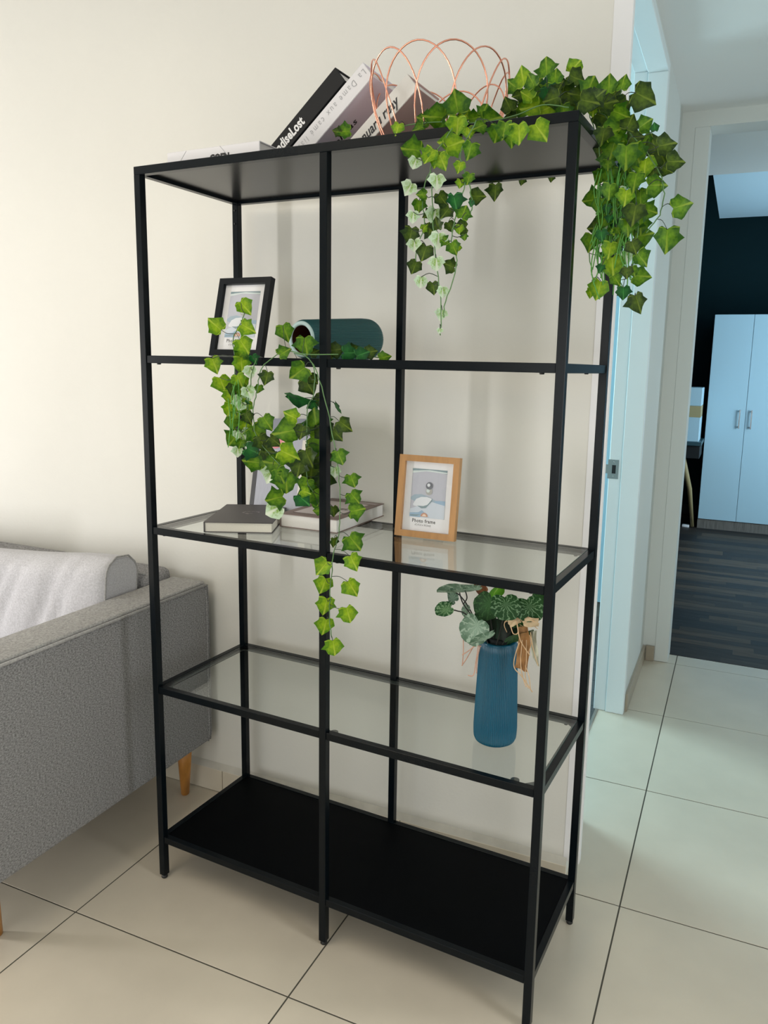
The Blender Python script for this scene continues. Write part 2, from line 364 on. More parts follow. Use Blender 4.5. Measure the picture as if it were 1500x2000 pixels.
# top frame and panel
for a, b in (((0, 0, H - RH), (W, T, H)), ((0, D - T, H - RH), (W, D, H)), ((0, T, H - RH), (T, D - T, H)), ((W - T, T, H - RH), (W, D - T, H))):
    MB().box(a, b, bev=.0008).build('rail', metal_m, sh)
tp = MB().box((T, T, H - .010), (W - T, D - T, H - .003)).build('panel', under_m, sh); tp['label'] = 'black board of the top shelf'
rc = .002
def level(z, glass):
    for y, yy in ((rc, T - .001), (D - T + .001, D - rc)):
        for x0, x1 in ((T, W / 2 - T / 2), (W / 2 + T / 2, W - T)):
            MB().box((x0 + .0005, y, z - RH), (x1 - .0005, yy, z), bev=.0007).build('rail', metal_m, sh)
        if glass or True:
            ya, yb = (T - .001, T + .0002) if y < .1 else (D - T - .0002, D - T + .001)
            MB().box((W / 2 - T / 2, ya - .0005, z - RH), (W / 2 + T / 2, yb + .0005, z)).build('rail', metal_m, sh)
    for x0, x1 in ((rc, T - .001), (W - T + .001, W - rc)):
        MB().box((x0, T + .0003, z - RH), (x1, D - T - .0003, z), bev=.0007).build('rail', metal_m, sh)
    if glass:
        # inner ledge with gusset corners under the pane
        lw = .017
        led = MB().box((T - .001, T - .001, z - .0075), (W - T + .001, T + lw * .4, z - .0062)).box((T - .001, D - T - lw, z - .0075), (W - T + .001, D - T + .001, z - .0062))
        led.box((T - .001, T, z - .0075), (T + lw * .6, D - T, z - .0062)).box((W - T - lw * .4, T, z - .0075), (W - T + .001, D - T, z - .0062))
        for (cx, cy, sx, sy) in ((T, T, 1, 1), (W - T, T, -1, 1), (T, D - T, 1, -1), (W - T, D - T, -1, -1)):
            p = [(cx, cy), (cx + sx * .034, cy), (cx, cy + sy * .034)]
            if sx * sy < 0: p = p[::-1]
            led.add([(a, b, z - .0075) for a, b in p] + [(a, b, z - .0062) for a, b in p], [(2, 1, 0), (3, 4, 5), (0, 1, 4, 3), (1, 2, 5, 4), (2, 0, 3, 5)])
        led.build('ledge', mat('ledge_grey_reflection', (.060, .068, .068), .35, spec=.6), sh)  # greyer than the rails: reflected light put into the ledge colour
        g = MB(); a, b = (T + .0005, T + .0005, z - .006), (W - T - .0005, D - T - .0005, z - .0005)
        g.box(a, b)
        g.m[3] = 1
        g.build('glass_shelf', [GLASS, edge_m], sh)
    for (x, y) in ((.045, .012), (.955, .012), (.955, D - .012), (.5 + .03, .012)):
        MB().lathe([(.0001, 0), (.0042, .0002), (.0048, .0018), (.0048, .0030)], 10, M=Matrix.Translation((x, y, z - RH - .0030))).build('screw', rubber_m, sh)
level(Z4, True); level(Z3, True); level(Z2, True); level(Z1, False)
bp_ = MB().box((T, T, Z1 - .010), (W - T, D - T, Z1 - .0015)).build('panel', panel_m, sh); bp_['label'] = 'black board of the bottom shelf'
for (x, y) in ((.935, .030), (.515, .026)):
    MB().lathe([(.0001, 0), (.009, 0), (.009, .0030), (.0001, .0032)], 16, M=Matrix.Translation((x, y, Z2 - .0094))).build('glass_pad', mat('grey_rubber', (.06, .06, .055), .5), sh)
for (x, y, z) in ((.0087, D - T - .0005, 1.717), (.0087, D - T - .0005, 1.684), (.97, .03, 1.7395)):
    MB().lathe([(.0001, 0), (.0026, 0), (.0026, .0012), (.0001, .0016)], 8, M=Matrix.Translation((x, y, z)) @ Matrix.Rotation(PI / 2, 4, 'X')).build('screw', rubber_m, sh)

# ---------------------------------------------------------------- sofa (only its right arm and back are in the frame)
so = thing('sofa', 'grey woven fabric sofa with piped arm and tapered wooden legs left of the shelving unit', 'sofa', (-.12, 0, 0))
AU, AI, ZB, ZT = 0.0, -.128, .182, .678
vb, vf = .372, -.46
arm = MB().box((AI, vf, ZB), (AU, vb, ZT), bev=.012, seg=3)
arm.build('arm', sofa_m, so)
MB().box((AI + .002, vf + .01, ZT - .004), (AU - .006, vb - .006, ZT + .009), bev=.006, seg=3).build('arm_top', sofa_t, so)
def piping(pts, r=.0042, m=None): MB().tube(pts, r, 8).build('piping', m or sofa_p, so)
piping([(AU - .001, vf + .005, ZT - .001), (AU - .001, vb - .012, ZT - .001)])
piping([(AU - .001, vb - .012, ZT - .001), (AU + .001, vb - .010, ZT - .06), (AU + .001, vb - .012, ZB + .03), (AU - .001, vb - .016, ZB + .004)], .0030, sofa_m)
piping([(AU - .004, vb - .001, ZT - .004), (AU - .003, vb, ZT - .06), (AU - .003, vb, ZB + .03), (AU - .004, vb - .003, ZB + .004)], .0030, sofa_m)
MB().box((-1.9, .24, ZB), (AI, vb, .716), bev=.025, seg=3).build('backrest', sofa_m, so)
piping([(-1.9, .262, .7155), (AI - .01, .262, .7155)], .004)
MB().box((-1.9, vf, ZB), (AI, .25, .40), bev=.02, seg=2).build('seat_base', sofa_m, so)
MB().box((-1.9, vf - .02, .40), (AI - .005, .22, .475), bev=.03, seg=3).build('seat_cushion', cush_m, so)
MB().box((-2.03, vf, ZB), (-1.9, vb, ZT), bev=.012, seg=3).build('arm', sofa_m, so)
for (a, b) in (((-.045, .300), (-.080, .338)), ((-.045, -.355), (-.083, -.312 - .0)), ((-1.95, .300), (-1.96, .338)), ((-1.95, -.36), (-1.96, -.39))):
    MB().tube([(a[0], a[1], ZB + .002), ((a[0] + b[0]) / 2, (a[1] + b[1]) / 2, ZB / 2), (b[0], b[1], 0.004), (b[0], b[1], 0)], [.022, .0175, .0125, .0105], 20).build('leg', legw_m, so)
def cushion(u0, u1, v0, v1, z0, z1, label, ph):
    r = thing('sofa_cushion', label, 'cushion', ((u0 + u1) / 2, (v0 + v1) / 2, z0), 0, 'back cushions on the grey sofa')
    r.rotation_euler = (math.radians(-6), 0, 0)
    hx, hy, hz = (u1 - u0) / 2, (v1 - v0) / 2, (z1 - z0) / 2
    bm = bmesh.new(); bmesh.ops.create_cube(bm, size=2); bmesh.ops.subdivide_edges(bm, edges=bm.edges[:], cuts=39, use_grid_fill=True)
    for v in bm.verts:
        x, y, z = v.co
        ex, ez = abs(x), abs(z)
        puff = (1 - ex ** 6) * (1 - ez ** 5)
        X = x * hx * (1 - .012 * (1 - abs(z)) * 0); Z = z * hz; Y = y * hy * (.80 + .26 * puff)
        # rounded long edges
        k = max(abs(y) ** 1, 0)
        if ez > .6: Y *= max(.35, (1 - ((ez - .6) / .4) ** 3.2 * .62))
        if ex > .93: Y *= 1 - .10 * ((ex - .93) / .07) ** 2
        Z += .010 * math.cos(x * 2.2) * (1 if z > 0 else 0) * ez - (.046 * (1 - math.exp(-((hx - x * hx) / .25) ** 2)) if z > 0 else 0) * ez
        xm = x * hx
        fold = 0
        for (c, sl, wd_, am) in ((.28, .55, .018, .007), (.20, .75, .022, .010), (.11, .9, .020, .010), (.02, 1.0, .024, .011), (-.08, .8, .02, .009), (-.18, .6, .03, .009), (.235, .35, .012, .005)):
            dd = (xm - (hx - .36 + c + ph) - sl * (Z - hz) * .55 - .02 * math.sin(9 * Z + c * 40))
            fold -= 1.7 * am * math.exp(-(dd / wd_) ** 2) * (1 - .5 * ez)
        if y < 0: Y -= fold * min(1, -y) * (1 if ex < .95 else .2)
        v.co = (X, Y, Z + hz)
    bm.verts.index_update()
    mb = MB(); mb.add([v.co.copy() for v in bm.verts], [[v.index for v in f.verts] for f in bm.faces], 0, True); bm.free()
    mb.build('cover', cush_m, r)
    seam = []
    for k in range(97):
        t = 2 * PI * k / 96; cy, cz = math.cos(t), math.sin(t)
        m_ = max(abs(cy), abs(cz)); sy_, sz_ = cy / m_, cz / m_
        ez = abs(sz_); puffs = .80
        yy = sy_ * hy * puffs * .9
        if ez > .6: yy *= max(.35, (1 - ((ez - .6) / .4) ** 3.2 * .62))
        seam.append((hx * .998, yy, sz_ * hz * .995 + hz))
    MB().tube(seam, .0028, 6, closed=False).build('piping', sofa_p, r)
    return r
cushion(-.985, -.252, .062, .222, .478, .793, 'light grey creased back cushion leaning against the sofa back by its right arm', 0)
cushion(-1.80, -1.0, .070, .225, .478, .790, 'second light grey back cushion at the left edge of the photo', .05)

# ---------------------------------------------------------------- books
def book(name, label, x, y, z, L, Wd, Th, cover_m, pages_m, rot=0.0, group=None, cv=.0022, prints=None):
    """lying book: spine along local -x, Wd across x, L along y"""
    r = on_shelf(name, label, 'book', x, y, z, rot, 'books on the middle glass shelf')
    MB().box((0, 0, 0), (Wd, L, cv), bev=.0005).build('back_cover', cover_m, r)
    fc = MB().box((0, 0, Th - cv), (Wd, L, Th), bev=.0005).build('front_cover', cover_m, r)
    MB().box((-.001, 0, .0004), (cv, L, Th - .0004), bev=.0006).build('spine', cover_m, r)
    MB().box((cv, .003, cv), (Wd - .003, L - .003, Th - cv)).build('pages', pages_m, r)
    return r, fc
pages = mat('cream_pages', (.80, .77, .68), .8, noise=.08, nscale=300, stretch=(1, 1, 12), bump=.3, bscale=600)
pages_w = mat('white_pages', (.84, .82, .80), .8, noise=.05, nscale=300, stretch=(1, 1, 12), bump=.3, bscale=600)
grey_cov = mat('charcoal_cover', (.085, .078, .078), .55)
brown_cov = mat('taupe_brown_cover', (.225, .165, .15), .6)
pale_print = mat('pale_print', (.62, .55, .55), .6)
g1, g1c = book('book', 'closed charcoal-grey book lying at the left front of the middle glass shelf', .158, .0215, Z3, .226, .160, .0255, grey_cov, pages, math.atan2(.072, .143))
em = MB()
for k in range(9):
    a0 = k / 9 * 5.2; a1 = (k + .8) / 9 * 5.2
    em.add([(.085 + .022 * math.cos(a0), .12 + .014 * math.sin(a0), .0257), (.085 + .022 * math.cos(a1), .12 + .014 * math.sin(a1), .0257), (.085 + .017 * math.cos(a1), .12 + .010 * math.sin(a1), .0257), (.085 + .017 * math.cos(a0), .12 + .010 * math.sin(a0), .0257)], [(0, 1, 2, 3)])
em.box((.075, .10, .0255), (.083, .106, .0258)); em.box((.098, .125, .0255), (.105, .131, .0258))
em.build('emblem', mat('dim_silver_print', (.20, .18, .17), .4), g1)
b1, b1c = book('book', 'thick taupe-brown book with a pale panel lying behind the middle post', .269, .165, Z3, .246, .160, .034, brown_cov, pages_w, math.radians(2.0))
MB().box((.022, .028, .0338), (.135, .205, .0344)).build('label_panel', pale_print, b1)
MB().box((.020, .026, .0336), (.137, .0275, .0345)).build('label_border', mat('dark_brown_line', (.07, .04, .035), .6), b1)
tline = mat('brown_print', (.12, .085, .075), .6)
text('lettering', 'HOTEL', .026, tline, b1, frame_M((.045, .11, .0346), (1, 0, 0), (0, 1, 0)), bold=.0006)
for k in range(3): MB().box((.09, .215 + k * .007, .0338), (.15, .217 + k * .007, .0343)).build('label_border', pale_print, b1)
# standing lotus book
lav = mat('lavender_grey_cover', (.40, .41, .47), .55, noise=.05, nscale=200, stretch=(1, 1, .05))
sb = on_shelf('book', 'tall lavender-grey book with a pink lotus leaning upright behind the charcoal book', 'book', .094, .268, Z3, math.radians(-2), 'books on the middle glass shelf')
tilt = math.atan2(.06, .246)
Ms = Matrix.Translation((0, 0, .0072)) @ Matrix.Rotation(-tilt, 4, 'X') @ Matrix.Rotation(math.radians(-2.5), 4, 'Y')
bs = lambda a, b: MB().box(a, b, M=Ms)
bs((0, 0, 0), (.172, .0022, .246)).build('front_cover', lav, sb)
bs((0, .0022, .0), (.018, .030, .246)).build('spine', rubber_m, sb)
bs((-.0016, -.0004, 0), (.0125, .0025, .246)).build('spine_edge', rubber_m, sb)
bs((.018, .0022, .003), (.169, .028, .243)).build('pages', pages, sb)
bs((0, .028, 0), (.172, .0302, .246)).build('back_cover', rubber_m, sb)
bs((.0125, -.0006, .214), (.172, .0000, .246)).build('header_band', mat('slate_band', (.23, .24, .29), .55), sb)
bs((.03, -.0008, .2125), (.165, -.0002, .2140)).build('rule', white_print, sb)
lotus = MB(); cx_, cz_ = .080, .171
def petal(c, a, L_, w_, mi, dy=0.0):
    pts = []
    for t, s_ in ((0, 0), (.35, .8), (.6, 1), (.85, .55), (1, 0), (.85, -.55), (.6, -1), (.35, -.8)):
        px_, pz_ = t * L_, s_ * w_ / 2
        pts.append((c[0] + px_ * math.cos(a) - pz_ * math.sin(a), -.0009 - dy, c[1] + px_ * math.sin(a) + pz_ * math.cos(a)))
    lotus.add(pts, [tuple(range(8))], mi, False, Ms)
for k, a in enumerate((175, 150, 30, 5, 120, 60, 90)): petal((cx_, cz_), math.radians(a), .030 if k < 4 else .034, .014, k % 2, k * .00008)
petal((cx_ + .012, cz_), math.radians(-10), .03, .018, 2, .0009)
lotus.build('lotus_print', [mat('lotus_pink', (.75, .26, .30), .6), mat('lotus_pale', (.82, .42, .42), .6), mat('lotus_leaf', (.32, .42, .18), .6)], sb)
text('lettering', 'LOTUS', .030, white_print, sb, Ms @ frame_M((.035, -.0009, .136), (1, 0, 0), (0, 0, 1)), bold=.0006, xs=.9)
text('lettering', 'the pond', .016, white_print, sb, Ms @ frame_M((.04, -.0009, .115), (1, 0, 0), (0, 0, 1)), xs=.9)
bs((.150, -.0006, .045), (.172, .0000, .19)).build('side_panel', pages, sb)

# books on top of the unit
ZTOP = H + .0002
fb_m = mat('white_box_book', (.76, .75, .77), .6)
r = on_shelf('book', 'white book lying flat on the left of the top shelf, its spine to the front', 'book', .061, .042, ZTOP, 0, 'books on the top shelf')
MB().box((0, 0, 0), (.255, .165, .0025), bev=.0006).build('back_cover', fb_m, r)
MB().box((0, 0, .0305), (.255, .165, .033), bev=.0006).build('front_cover', fb_m, r)
MB().box((0, -.001, .0005), (.255, .003, .0325), bev=.001).build('spine', fb_m, r)
MB().box((.003, .003, .0025), (.252, .162, .0305)).build('pages', pages_w, r)
ln = MB()
ln.tube([(.030, -.0012, .002), (.056, -.0012, .0315)], .0005, 4); ln.tube([(.150, -.0012, .0325), (.170, -.0012, .012)], .0005, 4)
ln.build('printed_lines', mat('faint_grey_line', (.45, .45, .47), .7), r)
text('lettering', 'COEN', .019, mat('black_print', (.01, .01, .012), .5), r, frame_M((.122, -.0013, .0035), (1, 0, 0), (0, 0, 1)), bold=.0012, xs=1.0)
ang = math.atan2(.636, .77)
def leaning(label, xb, y, L_, th, wd, spine_m, cover_m, ang=ang, gap=0):
    # local axes: l along the book's length (up to the right), t its thickness (down to the right), y its width
    r = on_shelf('book', label, 'book', xb, y, ZTOP, 0, 'books on the top shelf')
    l = Vector((math.cos(ang), 0, math.sin(ang))); t = Vector((math.sin(ang), 0, -math.cos(ang)))
    # lowest corner (bottom end, lower face) rests on the shelf
    o = -t * th
    M = Matrix(((l.x, 0, t.x, o.x), (l.y, 1, t.y, o.y), (l.z, 0, t.z, o.z), (0, 0, 0, 1)))
    cv = .0025
    MB().box((0, 0, 0), (L_, wd, cv), M=M, bev=.0006).build('back_cover', cover_m, r)
    MB().box((0, 0, th - cv), (L_, wd, th), M=M, bev=.0006).build('front_cover', cover_m, r)
    MB().box((0, -.001, .0002), (L_, .003, th - .0002), M=M, bev=.001).build('spine', spine_m, r)
    MB().box((.004, .003, cv), (L_ - .004, wd - .003, th - cv), M=M).build('pages', pages_w, r)
    return r, M
blk = mat('black_cover', (.005, .006, .008), .5, spec=.25)
r, M = leaning('black book leaning on the white books on the top shelf, white title on its spine', .292, .12, .238, .039, .165, blk, blk)
wp = mat('white_lettering', (.85, .85, .86), .5)
text('lettering', 'ParadiseLost', .030, wp, r, M @ frame_M((.004, -.0014, .0290), (1, 0, 0), (0, 0, -1)), bold=.0010, xs=.74)
wsp = mat('white_spine', (.74, .73, .75), .6); lavc = mat('lavender_cover', (.84, .79, .90), .6); rose = mat('rose_brown_cover', (.60, .41, .38), .6)
r, M = leaning('white and lavender book leaning between the black and the cream-spined book', .358, .12, .238, .039, .165, wsp, lavc)
gp = mat('pale_grey_lettering', (.36, .36, .38), .6)
text('lettering', 'La Dame aux camé lias', .0200, gp, r, M @ frame_M((.232, -.0014, .010), (-1, 0, 0), (0, 0, 1)), bold=-.0002, xs=.80, space=1.38)
bk = mat('black_lettering', (.02, .02, .025), .6)
text('lettering', 'Jest elwas', .026, bk, r, M @ frame_M((.020, .062, .0393), (1, 0, 0), (0, -1, 0)), shear=.35, bold=.0005, xs=1.05, space=1.12)
text('lettering', 'How', .008, bk, r, M @ frame_M((.165, .10, .0393), (1, 0, 0), (0, -1, 0)), xs=1.1)
MB().box((0, .132, .0385), (.238, .165, .0396), M=M).build('rose_stripe', rose, r)
r, M = leaning('cream-spined book with a rose-brown cover leaning behind the copper wire bowl', .503, .12, .182, .039, .150, mat('cream_spine', (.72, .70, .66), .6), rose)
text('lettering', 'Januaru ruay', .028, bk, r, M @ frame_M((.015, -.0014, .030), (1, 0, 0), (0, 0, -1)), shear=.35, bold=.0006, xs=.85)
text('lettering', 'nvr', .020, tline, r, M @ frame_M((.14, .10, .0393), (1, 0, 0), (0, -1, 0)), shear=.35)

# ---------------------------------------------------------------- copper wire bowl
bw = on_shelf('wire_bowl', 'round bowl of overlapping copper wire arches on the right half of the top shelf', 'bowl', .665, .172, ZTOP)
RB, RT, HB = .098, .137, .165
def bowl_r(z): t = max(0, min(1, z / HB)); return RB + (RT - RB) * math.sin(t * PI * .62) / math.sin(PI * .62) * (1 if t < .8 else 1)
NA = 12
for k in range(NA):
    a0 = 2 * PI * k / NA + .12; pts = []
    for i in range(25):
        s_ = PI * i / 24
        z = .003 + HB * math.sin(s_) ** .8 if 0 < i < 24 else .003
        ph = a0 - math.cos(s_) * (PI / NA * 2.3)
        rr = bowl_r(z); pts.append((rr * math.cos(ph), rr * math.sin(ph), z))
    MB().tube(pts, .0016, 6).build('wire_arch', copper_m, bw)
MB().tube([(RB * math.cos(2 * PI * k / 48), RB * math.sin(2 * PI * k / 48), .003) for k in range(48)], .002, 6, closed=True).build('base_ring', copper_m, bw)
for k in range(3):
    a = PI * k / 3; MB().tube([(-RB * math.cos(a), -RB * math.sin(a), .0022 + k * .0001), (RB * math.cos(a), RB * math.sin(a), .0022 + k * .0001)], .0015, 6).build('base_wire', copper_m, bw)

# ---------------------------------------------------------------- picture frames
def photo_frame(label, x, y, z, w_, h_, tiltv, fm, rot=0.0, fw=.0145):
    r = on_shelf('photo_frame', label, 'picture frame', x, y, z, rot, 'photo frames on the glass shelves')
    M = Matrix.Translation((0, 0, .016 * math.sin(tiltv))) @ Matrix.Rotation(-tiltv, 4, 'X'); th = .016; ez0 = .060 * math.tan(tiltv) + .0005
    for a, b, nm in (((0, 0), (w_, 0), 0), ((0, h_), (w_, h_), 1), ((0, 0), (0, h_), 2), ((w_, 0), (w_, h_), 3)):
        if nm == 0: q4 = [(0, 0), (w_, 0), (w_ - fw, fw), (fw, fw)]
        elif nm == 1: q4 = [(fw, h_ - fw), (w_ - fw, h_ - fw), (w_, h_), (0, h_)]
        elif nm == 2: q4 = [(0, 0), (fw, fw), (fw, h_ - fw), (0, h_)]
        else: q4 = [(w_ - fw, fw), (w_, 0), (w_, h_), (w_ - fw, h_ - fw)]
        vs = [(a_, 0, c_) for a_, c_ in q4] + [(a_, th, c_) for a_, c_ in q4]
        MB().add(vs, [(0, 1, 2, 3), (7, 6, 5, 4), (0, 4, 5, 1), (1, 5, 6, 2), (2, 6, 7, 3), (3, 7, 4, 0)], 0, False, M).build('moulding', fm, r)
    MB().box((fw - .002, .013, fw - .002), (w_ - fw + .002, .0155, h_ - fw + .002), M=M).build('backing', rubber_m, r)
    MB().box((fw - .001, .0095, fw - .001), (w_ - fw + .001, .0128, h_ - fw + .001), M=M).build('mat_board', white_print, r)
    iw, ih = w_ - 2 * fw, h_ - 2 * fw
    x0, x1, z0, z1 = fw + iw * .14, fw + iw * .86, fw + ih * .20, fw + ih * .90
    pc = MB()
    P = lambda u_, v_, d: (x0 + (x1 - x0) * u_, .0094 - d * .00022, z0 + (z1 - z0) * v_)
    def shp(pts, mi, d): pc.add([P(a_, b_, d) for a_, b_ in pts], [tuple(range(len(pts)))], mi, False, M)
    def disc(cx, cz, rr, mi, d, n=20, half=False):
        asp = (x1 - x0) / (z1 - z0)
        shp([(cx + rr * math.cos(2 * PI * k / n), cz + (max(0, math.sin(2 * PI * k / n)) if half else math.sin(2 * PI * k / n)) * rr * asp) for k in range(n)], mi, d)
    shp([(0, 0), (1, 0), (1, 1), (0, 1)], 0, 0)
    top = [(0, .93)] + [(t / 10, .93 + .035 * math.sin(t / 10 * PI) - .01 * t / 10) for t in range(1, 11)] + [(1, 1), (0, 1)]
    shp(top, 1, 1)
    shp([(0, .90), (.4, .955), (1, .93), (1, .955), (.5, .985), (0, .95)], 5, 2)
    shp([(0, .40), (.10, .46), (.3, .48), (.5, .44), (.75, .36), (1, .32), (1, .24), (.6, .22), (.2, .3), (0, .36)], 2, 1)
    shp([(.7, .36), (.85, .375), (1, .37), (1, .25), (.7, .22)], 6, 2)
    shp([(0, 0), (1, 0), (1, .28), (.85, .30), (.6, .34), (.4, .30), (.2, .22), (0, .16)], 3, 3)
    shp([(.08, .26), (.16, .37), (.30, .42), (.48, .43), (.62, .40), (.56, .31), (.44, .24), (.24, .22), (.10, .23)], 4, 4)
    shp([(.20, .235), (.34, .185), (.46, .20), (.60, .33), (.62, .39), (.50, .27), (.38, .235)], 1, 5)
    shp([(0, .08), (.25, .10), (.35, .15), (.5, .06), (.3, 0), (0, 0)], 6, 4)
    shp([(.02, .04), (.2, .05), (.32, .06), (.2, .02), (.02, .02)], 1, 5)
    disc(.52, .66, .10, 7, 5); disc(.52, .545, .095, 8, 4); disc(.50, .675, .045, 4, 6); disc(.49, .56, .05, 5, 5)
    disc(.43, .02, .105, 9, 6, half=True); disc(.43, .03, .055, 10, 7, half=True)
    cols = [(.52, .53, .60), (.24, .33, .36), (.36, .46, .54), (.62, .68, .76), (.76, .79, .83), (.66, .74, .74), (.33, .47, .62), (.16, .17, .20), (.42, .42, .40), (.60, .32, .22), (.90, .72, .58)]
    pc.build('picture', [mat('print_%d' % k, c, .6) for k, c in enumerate(cols)], r)
    bkp = mat('dark_print', (.06, .05, .05), .6)
    text('lettering', 'Photo frame', .0115, bkp, r, M @ frame_M((fw + iw * .20, .0093, fw + ih * .125), (1, 0, 0), (0, 0, 1)), xs=.92, bold=.0002, space=1.1)
    text('lettering', '6"(15.2 x 10.2cm)', .0062, bkp, r, M @ frame_M((fw + iw * .26, .0093, fw + ih * .078), (1, 0, 0), (0, 0, 1)), shear=.25, xs=.9)
    MB().box((fw - .0005, .0060, fw - .0005), (w_ - fw + .0005, .0072, h_ - fw + .0005), M=M).build('glazing', glass_mat('frame_glazing', (1, 1, 1), .5), r)
    # easel leg at the back
    MB().add([(w_ / 2 - .02, .016, h_ * .62), (w_ / 2 + .02, .016, h_ * .62), (w_ / 2 + .026, .060, ez0), (w_ / 2 - .026, .060, ez0), (w_ / 2 - .02, .018, h_ * .62), (w_ / 2 + .02, .018, h_ * .62), (w_ / 2 + .026, .062, ez0 + .0005), (w_ / 2 - .026, .062, ez0 + .0005)],
             [(0, 1, 2, 3), (7, 6, 5, 4), (0, 4, 5, 1), (1, 5, 6, 2), (2, 6, 7, 3), (3, 7, 4, 0)], 0, False, M).build('easel_leg', rubber_m, r)
    return r
photo_frame('oak-coloured wooden photo frame standing right of the middle post on the glass shelf', .552, .2255, Z3, .149, .190, math.atan2(.025, .19), oak_m, math.radians(3))
photo_frame('black photo frame leaning back at the left end of the upper glass shelf', .115, .100, Z4, .150, .186, math.atan2(.045, .18), blackfr_m, 0)

# ---------------------------------------------------------------- ribbed vases
def vase(label, loc_fn, mbody, mrim, mins, lying=None):
    r = loc_fn
    Hh = .228; prof = []; ribs = []
    pz = [(.0001, 0), (.030, 0), (.036, .0015), (.0415, .006), (.0445, .013), (.0452, .022)]
    for p in pz: prof.append(p); ribs.append(0 if p[1] < .005 else .0016)
    n_ = 14
    for k in range(1, n_ + 1):
        z = .022 + (Hh - .028) * k / n_; prof.append((.0452 - .0072 * (k / n_) ** 1.1, z)); ribs.append(.0024)
    prof.append((.0372, Hh - .002)); ribs.append(0)
    M = lying if lying else Matrix.Identity(4)
    MB().lathe(prof, 272, M=M, rib=ribs + [68]).build('body', mbody, r)
    MB().lathe([(.0375, Hh - .002), (.0372, Hh), (.0295, Hh), (.0288, Hh - .002)], 48, M=M).build('rim', mrim, r)
    MB().lathe([(.0288, Hh - .002), (.0300, .03), (.0290, .012), (.0001, .010)], 48, M=M).build('inside', mins, r)
r = on_shelf('vase', 'petrol-blue ribbed vase standing on the lower glass shelf at the right', 'vase', .847, .150, Z2, 0, 'ribbed vases on the glass shelves')
vase('', r, blue_vase, blue_vase, dark_in)
# lying vase: mouth to the front
p0 = Vector((.421, .035)); p1 = Vector((.462, .262)); ax = (p0 - p1).normalized()
r = on_shelf('vase', 'dark green ribbed vase lying on its side on the upper glass shelf', 'vase', p1.x, p1.y, Z4, 0, 'ribbed vases on the glass shelves')
zc_b, zc_m = .0486, .0400
axis = Vector((ax.x, ax.y, (zc_m - zc_b) / .228)).normalized()
Mv = Matrix.Translation((0, 0, zc_b)) @ axis.to_track_quat('Z', 'Y').to_matrix().to_4x4()
vase('', r, green_vase, vase_rim, vase_in, Mv)

